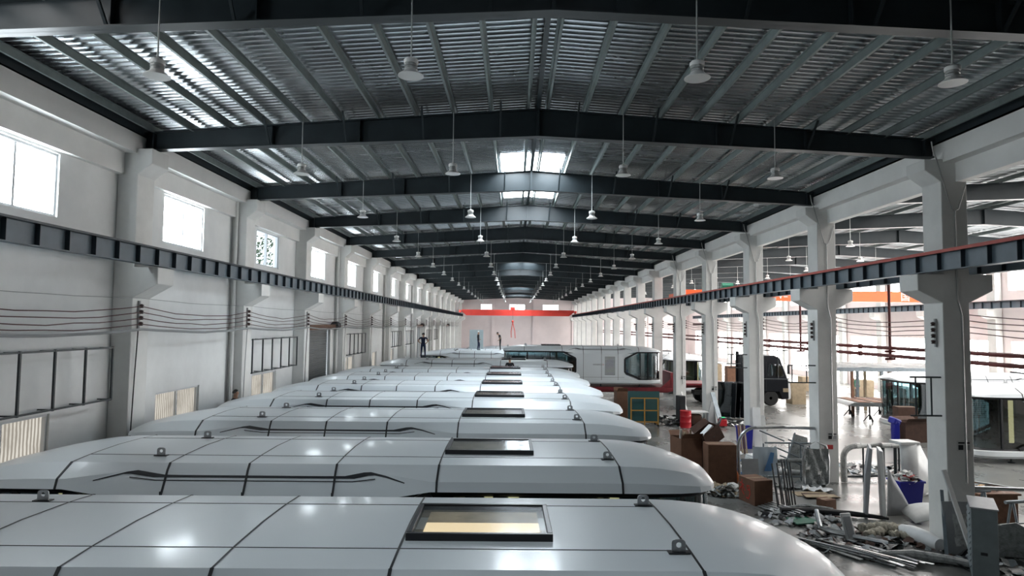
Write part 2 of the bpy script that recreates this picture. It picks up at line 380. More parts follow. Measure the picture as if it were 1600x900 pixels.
# ------------------------------------------------------------------ roof beams (tapered I-beams), one per frame
def beam_profile(x, xl, xm, xr):
    t = min(1, abs(x - xm) / (xr - xm)); return ZRB + (ZE - ZRB) * t, ZRT + (10.2 - ZRT) * t
def roof_beam(n, xl, xm, xr, label, group, brace=True):
    y = fy(n); t = thing('roof_beam', label, 'beam', (xm, y, ZRB), group=group, kind='thing')
    NX = 9
    X = [xl + (xm - xl) * i / NX for i in range(NX)] + [xm] + [xm + (xr - xm) * (i+1) / NX for i in range(NX)]
    web, lo, up = MB(), MB(), MB()
    for a, c in ((xl, xm), (xm, xr)):
        za, zA = beam_profile(a, xl, xm, xr); zc, zC = beam_profile(c, xl, xm, xr)
        web.prism([(a-xm, za-ZRB), (c-xm, zc-ZRB), (c-xm, zC-ZRB), (a-xm, zA-ZRB)], -.008, .008)
        lo.prism([(a-xm, za-ZRB), (c-xm, zc-ZRB), (c-xm, zc-ZRB+.02), (a-xm, za-ZRB+.02)], -.13, .13)
        up.prism([(a-xm, zA-ZRB-.02), (c-xm, zC-ZRB-.02), (c-xm, zC-ZRB), (a-xm, zA-ZRB)], -.13, .13)
    for x in (xl+.02, xl+.35, xl+3.4, xm-4.6, xm, xm+4.6, xr-3.4, xr-.35, xr-.02) if brace is not None else (xm,):
        z0, z1 = beam_profile(x, xl, xm, xr); w = .012 if abs(x-xm) > .1 else .03
        MB().box(x-xm-w, x-xm+w, -.125, .125, z0-ZRB+.015, z1-ZRB-.015).obj('stiffener_plate', 'steel_dark', t)
    web.obj('web', 'steel_dark', t); lo.obj('lower_flange', 'steel_dark', t); up.obj('upper_flange', 'steel_dark', t)
    if brace:
        for k in range(-4, 5):
            if k == 0: continue
            x = xm + (k * 1.98 - (1.0 if k > 0 else -1.0))
            z0, z1 = beam_profile(x, xl, xm, xr)
            br = MB(); br.bar((x-xm, -.1, z0-ZRB+.03), (x-xm+.03, -.62, z1-ZRB+.08), .045)
            br.bar((x-xm, .1, z0-ZRB+.03), (x-xm+.03, .62, z1-ZRB+.08), .045); br.obj('fly_brace', 'steel_dark', t)
    return t
for n in range(0, 18):
    roof_beam(n, XL, XM, XR, 'dark steel roof beam passing over the camera' if n == 0 else f'dark tapered steel roof beam across the main hall, {ORD[n-1]} in view from the camera', 'roof beams of the main hall', n < 7)
for n in range(0, 17):
    roof_beam(n, 11.2, 21.7, XS-.3, f'dark steel roof beam across the side hall beyond the columns, {ORD[n]} from the camera', 'roof beams of the side hall', None)

# ------------------------------------------------------------------ purlins: each one a long run down the hall
def purlin(x, label, group, xm=XM, m='purlin'):
    z = ZRT - .0735 * abs(x - xm); s = 1 if x > xm else -1
    b = MB(); zt = z + .17
    b.box(x-.004, x+.004, Y0, Y1, z+.005, zt)
    b.box(*sorted((x, x + s*.052)), Y0, Y1, z+.005, z+.012); b.box(*sorted((x, x - s*.052)), Y0, Y1, zt-.007, zt)
    b.box(*sorted((x + s*.046, x + s*.052)), Y0, Y1, z+.005, z+.03)
    return b.obj('roof_purlin', m, label=label, cat='purlin', group=group, kind='thing')
for i in range(11):
    d = .24 + .965 * i
    purlin(XM - d, f'long galvanised roof purlin on the window wall slope, {ORD[i]} down from the ridge', 'roof purlins of the main hall')
    purlin(XM + d, f'long galvanised roof purlin on the column row slope, {ORD[i]} down from the ridge', 'roof purlins of the main hall')
for i in range(0, 10, 2):
    d = .3 + 1.0 * i
    purlin(21.7 - d, f'side hall roof purlin on the slope towards the columns, {ORD[i//2]} down from its ridge', 'roof purlins of the side hall', 21.7)
    purlin(21.7 + d, f'side hall roof purlin on the outer slope, {ORD[i//2]} down from its ridge', 'roof purlins of the side hall', 21.7)
b = MB(); b.box(XM-.05, XM+.05, Y0, Y1, ZRT+.02, ZRT+.14)
b.obj('ridge_tie', 'steel_dark', label='dark steel ridge tie running along the roof peak of the main hall', cat='ridge tie')
for s, x in ((-1, -9.62), (1, 10.78)):
    b = MB(); z = 10.09; b.box(x-.05, x+.05, Y0, Y1, z, z+.22); b.box(x-.05, x+.05, Y0, Y1, z, z+.012)
    b.obj('eaves_purlin', 'steel_dark', label='dark eaves purlin on top of the wall above the windows' if s < 0 else 'dark eaves purlin on top of the column row', cat='purlin', kind='thing')

# ------------------------------------------------------------------ crane runway girders
def girder(x, side, label, red=False, z0=6.74, z1=7.18, ya=Y0, yb=Y1-6, name='crane_girder', per=.815, y_in=8):
    t = thing(name, label, 'girder', (x, ya, z0)); L = yb - ya; h = z1 - z0
    w = MB(); w.box(-.006, .006, 0, L, 0, h); w.obj('web', 'girder', t)
    f = MB(); f.box(-.11, .11, 0, L, 0, .016); f.obj('lower_flange', 'girder', t)
    f = MB(); f.box(-.15, .15, 0, L, h-.018, h); f.obj('upper_flange', 'girder_dark', t)
    y = .4; rib = None; k = 0; rest = MB()
    while y < L:
        if ya + y > y_in and k < 98:
            k += 1
            if rib is None: rib = MB().box(-.105, .105, -.006, .006, .016, h-.018).obj('stiffener_plate', 'girder_dark', t, loc=(0, y, 0))
            else:
                c = rib.copy(); C.objects.link(c); c.parent = t; c.location = (0, y, 0)
        else: rest.box(-.105, .105, y-.006, y+.006, .016, h-.018)
        y += per
    rest.obj('stiffener_rib', 'girder_dark', t, kind='stuff')
    r = MB(); r.box(-.03, .03, 0, L, h, h+.05); r.obj('crane_rail', 'girder_dark', t)
    if red:
        r = MB(); r.box(-side*.0-.17, -.13, 0, L, h-.03, h+.045); r.obj('conductor_rail', 'red_rail', t)
    return t
girder(-9.12, 1, 'blue-grey crane runway girder with stiffener plates along the window wall')
girder(10.2, -1, 'blue-grey crane runway girder with a red conductor rail on the column row', red=True)
girder(11.74, -1, 'crane runway girder on the side hall face of the column row', z0=6.74, z1=7.15)
girder(31.4, -1, 'crane runway girder on the outer wall of the side hall', y_in=34)

# ------------------------------------------------------------------ high bay lamps: four hang at every beam
lamp = None
def lampcopy(x, y, zl, lab, z0, group=None):
    r = dup(lamp, (x, y, zl), label=lab, group=group)
    for o in list(C.objects)[-5:]:
        if o.name.startswith('rod'): o.scale.z = (z0-zl)/L0
POS = [(-5.47, ''), (-1.61, ''), (2.73, ''), (6.59, '')]
WHERE = ['over the window wall aisle', 'just window side of the ridge', 'just column side of the ridge', 'over the column row aisle']
for n in range(1, 17):
    for k, (x, _) in enumerate(POS):
        z0 = roofz(x) - .003
        lab = f'white high bay lamp {WHERE[k]} at the {ORD[n-1]} roof beam'
        y = fy(n) - .22; zl = (9.06 if n == 1 else 9.13) + (.04 if k in (1, 2) else 0)
        if lamp is None:
            lamp = thing('high_bay_lamp', lab, 'lamp', (x, y, zl), group='high bay lamps of the main hall')
            L0 = z0-zl; MB().tube([(0,0,.22), (0,0,L0)], .012, 6).obj('rod', 'rod', lamp)
            MB().lathe([(.195,0),(.193,.01),(.16,.035),(.115,.065),(.095,.10)], seg=24).obj('shade', 'lamp_white', lamp)
            MB().lathe([(.0,.012),(.14,.014),(.18,.004)], seg=24).obj('lens', 'lamp_white', lamp)
            hs = MB().lathe([(.085,.095),(.1,.10),(.1,.12),(.085,.125),(.085,.14),(.1,.145),(.1,.165),(.085,.17),(.085,.19)], seg=20).obj('cooling_fins', 'lamp_grey', lamp)
            MB().lathe([(.105,.19),(.11,.2),(.11,.245),(.09,.265),(.03,.28),(.02,.30)], seg=20).obj('driver_cap', 'lamp_white', lamp)
        else: lampcopy(x, y, zl, lab, z0)
for n in range(2, 12):
    for k, x in enumerate((15.4, 19.4, 24.0, 28.0)):
        lampcopy(x, fy(n)-.22, 9.1, f'high bay lamp of the side hall at its {ORD[n]} beam, {ORD[k]} out from the columns', ZRT+ZD-(.0724 if x < 21.7 else .0701)*abs(x-21.7)-.002, 'high bay lamps of the side hall')

# ------------------------------------------------------------------ insulator racks, sagging cables, conduits, downpipes
rack = None
def ins_rack(x, n, side, label, z=5.2):
    global rack
    loc = (x, fy(n)-.12, z)
    if rack is None:
        rack = thing('insulator_rack', label, 'insulator rack', loc, group='insulator racks on the columns')
        MB().box(-.045, .0, -.03, .03, -.05, .66).obj('bracket', 'wire_grey', rack)
        for i in range(4):
            MB().lathe([(.03,0),(.055,.015),(.03,.04),(.055,.06),(.055,.075),(.02,.1)], c=(.04,0,.03+.15*i), seg=10).obj('insulator', 'insul', rack)
    else: dup(rack, loc, rz=0 if side > 0 else PI, label=label)
for n in range(1, 13):
    ins_rack(-9.505, n, 1, f'rack of four brown insulators on the {ORD[n-1]} window wall column')
for n in range(1, 9):
    ins_rack(10.59, n, -1, f'rack of four brown insulators on the main hall face of the {ORD[n-1]} free-standing column', z=4.95)
    ins_rack(11.35, n, 1, f'rack of four brown insulators on the side hall face of the {ORD[n-1]} free-standing column')
def cable(x, z, sag, r, m, label, group=None, n0=0, n1=16, name='sagging_cable', jit=.0):
    pts = []
    for n in range(n0, n1):
        for i in range(8):
            t = i/8; pts.append((x + random.uniform(-jit, jit), fy(n)-.12 + t*BAY, z - sag*4*t*(1-t)*(1 + random.uniform(-.15,.15))))
    pts.append((x, fy(n1)-.12, z))
    MB().tube(pts, r, 5).obj(name, m, label=label, cat='cable', group=group)
for i in range(4):
    cable(-9.46, 5.27+.15*i, .14+.02*i, .012, 'wire', f'red-brown sagging cable on the window wall racks, {ORD[i]} from the bottom', 'cables on the window wall racks')
    cable(11.42, 5.27+.15*i, .13+.02*i, .013, 'wire', f'dark sagging cable on the side hall face of the columns, {ORD[i]} from the bottom', 'cables on the column row racks')
cable(-9.44, 5.14, .10, .035, 'wire_grey', 'thick grey lashed cable sagging below the racks on the window wall', jit=.01)
cable(-9.50, 5.93, .05, .008, 'wire_grey', 'thin pale wire strung above the racks on the window wall')
for n in range(1, 9):
    y = fy(n)
    b = MB(); b.tube([(-9.5, y-.30, .05), (-9.5, y-.31, 2.5), (-9.5, y-.24, 4.0), (-9.47, y-.22, 5.1)], .014, 6)
    b.obj('column_cable', 'wire_grey' if n % 2 else 'rubber', label=f'thin cable running down the face of the {ORD[n-1]} window wall column', cat='cable', group='cables down the window wall columns')
for n in range(3, 14, 2):
    y = fy(n) - .46
    b = MB(); b.tube([(-9.88, y, 0), (-9.88, y, 9.6)], .055, 10); b.obj('downpipe', 'lamp_white', label=f'white vertical downpipe beside the {ORD[n-1]} window wall column', cat='pipe', group='downpipes on the window wall')
for n in range(1, 7):
    y = fy(n) - .42
    t = thing('column_conduit', f'pale conduit forked at the top on the {ORD[n-1]} free-standing column', 'conduit', (10.98, y, 1.6), group='conduits on the free-standing columns')
    MB().tube([(.1,0,0),(.1,0,4.1),(.0,0,4.5),(.0,0,6.7)], .022, 6).obj('pipe', 'lamp_grey', t)
    MB().tube([(0,0,6.7),(-.08,0,6.75),(-.42,0,8.0),(-.5,0,8.2),(-.55,-.02,8.45)], .016, 6).obj('branch_pipe', 'lamp_grey', t)
    MB().tube([(0,0,6.7),(.09,0,6.75),(.28,0,7.35)], .016, 6).obj('branch_pipe', 'lamp_grey', t)
# red pipes along the column row on the side hall face, with hangers
t = None
for z, nm in ((4.72, 'upper'), (4.47, 'lower')):
    b = MB(); b.tube([(12.2, 4, z), (12.2, 90, z)], .06, 10)
    o = b.obj('red_pipe', 'pipe_red', label=f'dull red service pipe along the column row, the {nm} of the pair', cat='pipe')
    for y in range(6, 90, 4):
        MB().lathe([(.085,-.06),(.085,.06)], c=(12.2,y+.7,z), seg=10, axis='Y').obj('coupling', 'pipe_red', o)
for i, y in enumerate((20.9, 27.4, 34, 40.5)):
    b = MB(); b.tube([(12.2,y,4.35),(12.2,y,6.8)], .045, 8); b.box(12.05,12.35,y-.05,y+.05,4.33,4.4); b.box(12.05,12.35,y-.05,y+.05,4.58,4.64)
    b.obj('pipe_hanger', 'pipe_red', label=f'dark vertical hanger post carrying the pair of red pipes, {ORD[i]} from the camera', cat='pipe hanger', group='hangers of the red pipes')
for i, n in enumerate((5, 6, 7, 8)):   # red branch pipes reaching over between columns
    y = fy(n) + .6
    b = MB(); b.tube([(11.2,fy(n)+.3,4.6),(11.2,y+1.2,4.6),(11.2,y+1.2,5.5),(11.2,y+3.4,5.5)], .06, 8)
    b.obj('branch_pipe_run', 'pipe_red', label=f'red branch pipe stepping up between columns deep in the hall, {ORD[i]} of the series', cat='pipe', group='red branch pipes')

# ------------------------------------------------------------------ steel racks and roller doors on the window wall
rk = None
for j, n in enumerate((1, 3, 5, 7, 8, 10, 11)):
    y = fy(n)
    lab = f'dark steel bar frame standing off the window wall, {ORD[j]} one from the camera'
    if rk is None:
        rk = thing('wall_bar_rack', lab, 'wall frame', (XW, y+.95, 3.46), group='bar frames on the window wall')
        for nm, z in (('lower_rail', .0), ('upper_rail', 1.24)):
            MB().box(.30, .34, 0, 4.9, z-.02, z+.02).obj(nm, 'steel_dark', rk)
        for i in range(6):
            b = MB(); b.box(.30, .345, i*.976-.022, i*.976+.022, -.03, 1.27); b.box(0, .32, i*.976-.012, i*.976+.012, 1.22, 1.25); b.box(0, .32, i*.976-.012, i*.976+.012, -.02, .01)
            b.obj('upright_bar', 'steel_dark', rk)
    else: dup(rk, (XW, y+.95, 3.46), label=lab)
for j, n in enumerate((4, 9, 13)):
    h = DOORS[n]
    t = thing(f'door_{j+1}', None, None, (XW-.1, (h[0]+h[1])/2, 0), kind='structure'); w = (h[1]-h[0])/2
    b = MB(); A, B = [], []; z = 0.02
    while z < 4.98:
        for dz, dx in ((0,0),(.02,.028),(.07,.028),(.09,0)): A.append((dx,-w+.02,z+dz)); B.append((dx,w-.02,z+dz))
        z += .1
    b.grid([A, B], smooth=False); b.obj('roller_shutter', 'shutter', t)
    MB().box(.12, .5, -w-.15, w+.15, 5.0, 5.25).obj('shutter_box', 'rust', t)
    b = MB(); b.lathe([(.0,-.3),(.22,-.3),(.22,.3),(0,.3)], c=(.42,w+.2,5.2), seg=12, axis='Y'); b.obj('door_motor', 'steel_dark', t)
    for s in (-1, 1): MB().box(.1, .22, s*(w-.05)-.05, s*(w-.05)+.05, 0, 5.0).obj('guide_rail', 'white', t)

# ------------------------------------------------------------------ travelling cranes
def crane(y, x0, x1, zt, zb, m, label, group=None, hoist_x=0, hoist_m='red', marks=None, sling=True, drop=0):
    t = thing('bridge_crane', label, 'crane', ((x0+x1)/2, y, zb), group=group); w = (x1-x0)/2; h = zt-zb
    b = MB(); b.prism([(-w+.2, h*.45),(-w+1.0, -drop),(w-1.0, -drop),(w-.2, h*.45),(w-.2, h),(-w+.2, h)], -.22, .22); b.obj('bridge_girder', m, t)
    for s in (-1, 1):
        e = MB(); e.box(s*w-.16, s*w+.16, -1.1, 1.1, .05, .45); e = e.obj('end_carriage', m, t, bevel=.02)
        for yy in (-.8, .8): MB().lathe([(0,-.05),(.13,-.05),(.13,.05),(0,.05)], c=(s*w, yy, .1), seg=14, axis='X').obj('wheel', 'steel_dark', e)
    hs = MB(); hx = hoist_x - (x0+x1)/2
    hs.box(hx-.4, hx+.4, -.3, .3, h+.0, h+.2); hs.lathe([(0,-.4),(.19,-.4),(.19,.4),(0,.4)], c=(hx,0,h+.34), seg=14, axis='X'); hs = hs.obj('hoist_trolley', hoist_m, t)
    if sling:
        MB().tube([(hx,-.3,h+.4),(hx,-.3,-1.2)], .02, 6).obj('hoist_rope', 'rubber', t)
        MB().lathe([(0,-.12),(.16,-.08),(.2,.1),(.1,.25),(0,.3)], c=(hx,-.3,-1.45), seg=10).obj('hook_block', 'red', t)
    if marks:
        for txt, x, mm, sz in marks: text(txt, 'bridge_marking', mm, (x-(x0+x1)/2, -.226, h*.5-sz*.36), sz, t)
    return t
def text(s, name, m, loc, size, parent=None, rot=(PI/2,0,0), ext=.002, align='CENTER'):
    cu = bpy.data.curves.new(name, 'FONT'); cu.body = s; cu.size = size; cu.extrude = ext; cu.align_x = align
    o = bpy.data.objects.new('tmp', cu); C.objects.link(o)
    bpy.context.view_layer.update()
    me = bpy.data.meshes.new_from_object(o.evaluated_get(bpy.context.evaluated_depsgraph_get())); me.name = name
    bpy.data.objects.remove(o)
    me.materials.clear(); me.materials.append(M[m])
    o = bpy.data.objects.new(name, me); C.objects.link(o); o.location = loc; o.rotation_euler = rot
    if parent: o.parent = parent
    return o
crane(108, -9.12, 10.2, 7.85, 7.29, 'red', 'red bridge crane spanning the main hall in front of the end wall', hoist_x=-.3, drop=.42)
b = MB(); b.tube([(-.3,107.7,5.78),(-.55,107.7,4.2),(-.5,107.7,3.2)], .07, 6); b.tube([(-.3,107.7,5.78),(0.05,107.7,4.3),(.15,107.7,3.1)], .07, 6)
b.obj('lifting_sling', 'red', label='red lifting sling hanging from the hook of the far red crane', cat='sling')
crane(47, 11.74, 31.4, 8.05, 7.29, 'orange', 'orange bridge crane spanning the side hall beyond the columns', hoist_x=15.6, hoist_m='green', marks=[('V=', 19.6, 'white', .62), ('国', 28.5, 'white', .7)], sling=False)
# ------------------------------------------------------------------ capsule cabins
def lerp(a, b, t): return a + (b - a) * t
SEAMS = [-4.45, -2.82, -1.5, -.05, 1.65, 4.66]
XLE, XRE = -6.38, 6.38
def sect(x):
    """Half cross-section (y, z) of the roof shell at length x: ridge, crease, brow, lower edge."""
    if x < SEAMS[0]: u = (SEAMS[0] - x) / (SEAMS[0] - XLE)
    elif x > SEAMS[-1]: u = (x - SEAMS[-1]) / (XRE - SEAMS[-1])
    else: u = 0
    def cur(keys, u):
        for (a, p), (b, q) in zip(keys, keys[1:]):
            if u <= b: return lerp(p, q, (u-a)/(b-a))
        return keys[-1][1]
    w = cur([(0,1),(.3,.995),(.55,.965),(.75,.90),(.88,.79),(.96,.62),(1,.42)], u)
    wl = cur([(0,1),(.3,1),(.55,.98),(.75,.93),(.88,.835),(.96,.68),(1,.46)], u)
    d = cur([(0,0),(.2,.008),(.4,.035),(.6,.09),(.8,.175),(.92,.235),(1,.28)], u)
    m = 0.0                                    # 1 = plain wall section, 0 = overhanging brow
    if -4.35 < x < 1.55:
        if x < -3.3: m = (x + 4.35) / 1.05
        elif x > .5: m = (1.55 - x) / 1.05
        else: m = 1
    brow = (lerp(1.62, 1.36, m), lerp(2.80, 2.90, m)); low = (lerp(1.67, 1.58, m), lerp(2.65, 2.46, m))
    return [(0, 3.05 - d), (.66*w, 3.035 - d), (.80*w, 3.03 - d), (1.28*w, 3.0 - d), (brow[0]*wl, brow[1] - d*.42), (low[0]*wl, low[1])]
def ring(x):
    h = sect(x); return [(x, -y, z) for y, z in h[::-1]] + [(x, y, z) for y, z in h[1:]]
def xs_shell():
    xs = [lerp(XLE, SEAMS[0], t) for t in (0,.03,.07,.12,.18,.25,.35,.45,.6,.8,1)] + [-4.35,-3.825,-3.3,-2.82,-1.5,-.05,.5,1.025,1.55,1.65,3.2] + [lerp(SEAMS[-1], XRE, t) for t in (0,.2,.4,.55,.65,.75,.82,.88,.93,.97,1)]
    return xs
def plan(off=0, inset=0):
    """Outline of base or glazing in plan, counter-clockwise."""
    w = 1.60 - inset; P = []
    e = [(0,1),(.3,1),(.55,.975),(.75,.92),(.88,.82),(.96,.66),(1,.44)]
    R_ = [(lerp(SEAMS[-1], XRE - inset*.9, u), w*k) for u, k in e]; L_ = [(lerp(SEAMS[0], XLE + inset*.9, u), w*k) for u, k in e]
    P = [(x, -y) for x, y in L_[::-1]] + [(x, -y) for x, y in R_] + [(x, y) for x, y in R_[::-1]] + [(x, y) for x, y in L_]
    return P
def capsule(label, loc, rz=0):
    t = thing('capsule_cabin', label, 'capsule cabin', loc, rz, group='white capsule cabins')
    # roof shell
    b = MB(); V = b.grid([ring(x) for x in xs_shell()])
    b.bm.faces.new(V[0][::-1]); b.bm.faces.new(V[-1])
    # underside of the eaves
    for A, B in zip(V, V[1:]): b.bm.faces.new((A[0], B[0], B[-1], A[-1]))
    b.obj('roof_shell', 'shell', t, sharp=14)
    # black joints across and along the roof
    for x in SEAMS:
        j = MB(); w = .013; off = .004
        for xa in (x,):
            A = [(xa-w, p[1]*1.003, p[2]+off) for p in ring(xa)]; B = [(xa+w, p[1]*1.003, p[2]+off) for p in ring(xa)]
            A = [(xa-w, -1.68, ring(xa)[0][2]-.01)] + A + [(xa-w, 1.68, ring(xa)[0][2]-.01)] if False else A
            B = B if True else B
            j.grid([A, B], smooth=False)
            # thicker on the brow
            for s in (-1, 1):
                h = sect(xa); q = []
                for (y0, z0), (y1, z1) in zip(h[3:], h[4:]):
                    j.bar((xa, s*y0, z0), (xa, s*y1, z1), .034, .022)
        j.obj('roof_joint', 'joint', t)
    for s in (-1, 1):
        for (xa, xb) in ((SEAMS[0], SEAMS[-1]),):
            j = MB(); j.box(xa, xb, s*.80-.006, s*.80+.006, 3.028, 3.0345); j.obj('long_joint', 'joint', t)
    # roof hatch
    hb = MB(); x0, x1, y0, y1, z = 1.68, 3.26, -.58, .60, 3.0; e = .06; zt = 3.115
    hb.box(x0,x1,y0,y0+e,z,zt); hb.box(x0,x1,y1-e,y1,z,zt); hb.box(x0,x0+e,y0+e,y1-e,z,zt); hb.box(x1-e,x1,y0+e,y1-e,z,zt)
    hatch = hb.obj('roof_hatch', 'black', t, bevel=.008)
    MB().quad((x0+e,y0+e,zt-.015),(x1-e,y0+e,zt-.015),(x1-e,y1-e,zt-.015),(x0+e,y1-e,zt-.015)).obj('hatch_glass', 'roofglass', hatch)
    MB().box(x0+e, x1-e, y0+e, y1-e, zt-.055, zt-.05).obj('hatch_blind', 'grey_blind', hatch)  # sheet under the glass with the reflection painted into its colour
    # lifting lugs
    for x in (-3.2, 4.53):
        for y in (-.86, .86):
            l = MB(); zz = 3.03; hx, hz, hr = 0, .08, .028
            rc = .04; out = [(-.072, 0), (0, 0), (.072, 0), (.072, .05)] + [(.072-rc+rc*math.cos(a), .135-rc+rc*math.sin(a)) for a in (0, PI/6, PI/3, PI/2)] + [(0, .135)] + [(-.072+rc+rc*math.cos(a), .135-rc+rc*math.sin(a)) for a in (PI/2, PI*2/3, PI*5/6, PI)] + [(-.072, .05)]
            ob = l.bm; c = [ob.verts.new((x+px, y-.008, zz+pz)) for px, pz in out]; c2 = [ob.verts.new((x+px, y+.008, zz+pz)) for px, pz in out]
            H1 = [ob.verts.new((x+hr*math.cos(a), y-.008, zz+hz+hr*math.sin(a))) for a in [math.atan2(pz-hz, px-hx) for px, pz in out]]
            H2 = [ob.verts.new((v.co.x, y+.008, v.co.z)) for v in H1]
            m = len(out)
            for i in range(m):
                k = (i+1) % m
                ob.faces.new((c[i], c[k], H1[k], H1[i])); ob.faces.new((c2[i], H2[i], H2[k], c2[k])); ob.faces.new((c[i], c2[i], c2[k], c[k])); ob.faces.new((H1[i], H1[k], H2[k], H2[i]))
            lo = l.obj('lifting_lug', 'lug', t)
            MB().box(x-.11, x+.11, y-.045, y+.05, 3.028, 3.042).obj('lug_foot', 'black', lo)
    # walls of the closed middle section, with chevron ends
    edge = [(-4.4,2.5),(-3.42,2.1),(-3.3,2.0),(-3.3,1.12),(-3.45,.92),(-4.55,.5)]
    right = [(1.75,.5),(.65,.92),(.5,1.12),(.5,2.0),(.62,2.1),(1.6,2.5)]
    for s in (-1, 1):
        b = MB(); b.prism(edge[::-1] and (edge + right), s*1.53, s*1.575); w = b.obj('side_wall', 'shell', t)
        j = MB()
        for x in (-2.82, -1.5, -.05): j.box(x-.012, x+.012, s*1.574-.006, s*1.574+.006, .52, 2.6)
        j.box(-3.3, .5, s*1.574-.006, s*1.574+.006, .72, .735); j.box(-4.3, 1.5, s*1.574-.006, s*1.574+.006, .5, .52); j.obj('panel_joint', 'joint', w)
        v = MB(); v.box(-2.62, -1.72, s*1.576-.004, s*1.576+.004, .85, 2.3); vt = v.obj('louver_panel', 'shell', t)
        v = MB()
        for k in range(14): v.cbox((-2.17, s*1.585, .93+k*.1), (.82, .012, .055), (s*-.5, 0, 0))
        v.obj('louver_slat', 'stripe', vt)
        text('WONERGE', 'cabin_lettering', 'stripe', (-1.18 if s > 0 else -.95, s*1.578, 1.62), .15, w, (PI/2, 0, 0 if s < 0 else PI), .001)
        text('S120', 'cabin_lettering', 'redprint', (-.42 + (-.0 if s < 0 else .0) if s < 0 else -1.62 + .0, s*1.578, 1.62), .15, w, (PI/2, 0, 0 if s < 0 else PI), .001) if s < 0 else text('S120', 'cabin_lettering', 'redprint', (-1.72, s*1.578, 1.62), .15, w, (PI/2, 0, PI), .001)
        # black stripe along the brow, kinked at both ends
        def on(x, z):      # point on the brow face at this length
            h = sect(x); (ya, za), (yb, zb) = h[4], h[5]
            if z > za: (ya, za), (yb, zb) = h[3], h[4]
            tt = (za - z) / (za - zb); return (x, s*(lerp(ya, yb, tt) + .007), z + .003)
        d = MB()
        P = [(-3.92,2.80,.012),(-3.42,2.875,.016),(-2.98,2.845,.03),(-2.6,2.83,.014),(-.2,2.83,.014),(.15,2.845,.03),(.56,2.885,.03),(.62,2.875,.016),(1.12,2.80,.01)]
        # polygon stripe as quads
        up = [(-3.92,2.768),(-3.45,2.876),(-3.30,2.892),(-2.85,2.83),(-2.6,2.826),(-.2,2.826),(.12,2.83),(.42,2.885),(.54,2.892),(.8,2.85),(1.12,2.768)]
        dn = [(-3.92,2.752),(-3.50,2.842),(-3.40,2.842),(-3.02,2.79),(-2.6,2.79),(-.2,2.79),(.27,2.79),(.5,2.836),(.6,2.846),(.8,2.82),(1.12,2.752)]
        d.grid([[on(*p) for p in up], [on(*p) for p in dn]], smooth=False); d.obj('brow_stripe', 'stripe', t)
        d = MB(); up = [(-3.4,2.80),(-2.98,2.755),(.25,2.755),(.62,2.80)]; d.grid([[on(x,z) for x,z in up], [on(x,z-.014) for x,z in up]], smooth=False); d.obj('thin_stripe', 'stripe', t)
    # glazed ends
    PL = plan(0, .10)
    def glaz(sel, nm):
        pts = [p for p in PL if sel(p[0])]
        return pts
    half = len(PL)//2
    Lp = PL[:7][::1]; 
    def band(P, z0, z1, name, m, thick=0):
        b = MB(); b.grid([[(x,y,z0) for x,y in P],[(x,y,z1) for x,y in P]], smooth=True); return b.obj(name, m, t, sharp=40)
    left_path = [(-3.1, 1.5)] + [PL[k] for k in range(21, 28)] + [PL[k] for k in range(0, 7)] + [(-3.1, -1.5)]
    right_path = [(.3, -1.5)] + [PL[k] for k in range(7, 21)] + [(.3, 1.5)]
    for P, lo in ((left_path, -1), (right_path, 1)):
        band(P, .55, 2.60, 'end_glazing', 'capglass')
        Q = [(x + (.02 if False else 0), y*1.02) for x, y in P]
        for zz in (2.60, .56): MB().tube([(max(lerp(0,x,1),1.5) if lo > 0 else min(x,-4.3), y*1.015, zz) for x, y in P], .05, 4).obj('glazing_rail', 'black', t)
    for s in (-1, 1):     # dark hexagonal borders of the windows and the mullions
        for path in ([(-6.0,2.6),(-4.35,2.6),(-3.36,2.12),(-3.36,1.1),(-4.6,.6),(-6.0,.6)], [(6.0,2.6),(1.55,2.6),(.56,2.12),(.56,1.1),(1.75,.6),(6.0,.6)]):
            f = MB()
            for a, c in zip(path[1:-1], path[2:-1]): f.bar((a[0], s*1.575, a[1]), (c[0], s*1.575, c[1]), .05, .13)
            f.obj('window_border', 'black', t)
        for x in (-5.2, 2.6, 4.4): MB().box(x-.04, x+.04, s*1.50-.03, s*1.50+.03, .58, 2.58).obj('mullion', 'black', t)
    for x, y in ((-6.2,.5),(-6.2,-.5),(6.2,.5),(6.2,-.5)): MB().box(x-.035, x+.035, y-.035, y+.035, .58, 2.58).obj('mullion', 'black', t)
    # base: floor slab with white rim, interior floor, partition, lamps
    PB = plan(0, 0)
    b = MB(); b.grid([[(x*.985,y*.93,.22) for x,y in PB],[(x,y,.32) for x,y in PB],[(x,y,.50) for x,y in PB],[(x*.99,y*.97,.54) for x,y in PB]], cyc=True)
    b.bm.faces.new([b.bm.verts.new((x*.985,y*.93,.22)) for x,y in PB]); b.obj('floor_rim', 'shell', t)
    b = MB(); b.prism([(x*.985,y*.96) for x,y in PB], .50, .545, 'Z'); b.obj('deck_floor', 'wood', t)
    b = MB(); b.box(-3.1, .3, -1.35, 1.35, .55, 2.6); b.obj('inner_core', 'beige', t)
    b = MB(); b.box(1.9, 2.0, -1.3, .2, .55, 2.55); b.obj('inner_partition', 'beige', t)
    for x, y in ((2.5, -1.25), (2.9, -1.25), (-4.6, -1.2), (4.9, .6)): MB().box(x-.09, x+.09, y-.02, y+.02, .8, 2.5).obj('curtain_lamp', 'warm', t)
    for x in (-4.6, -1.5, 1.6, 4.6):
        for y in (-1.15, 1.15):
            MB().lathe([(.13,0),(.13,.02),(.04,.05),(.04,.20),(.09,.21),(.09,.23)], c=(x,y,0), seg=10).obj('support_leg', 'steel_dark', t)
    return t
CX, YAWC = -2.83, .012
CY = [7.53, 12.1, 16.75, 21.15, 25.6, 29.95, 34.4]
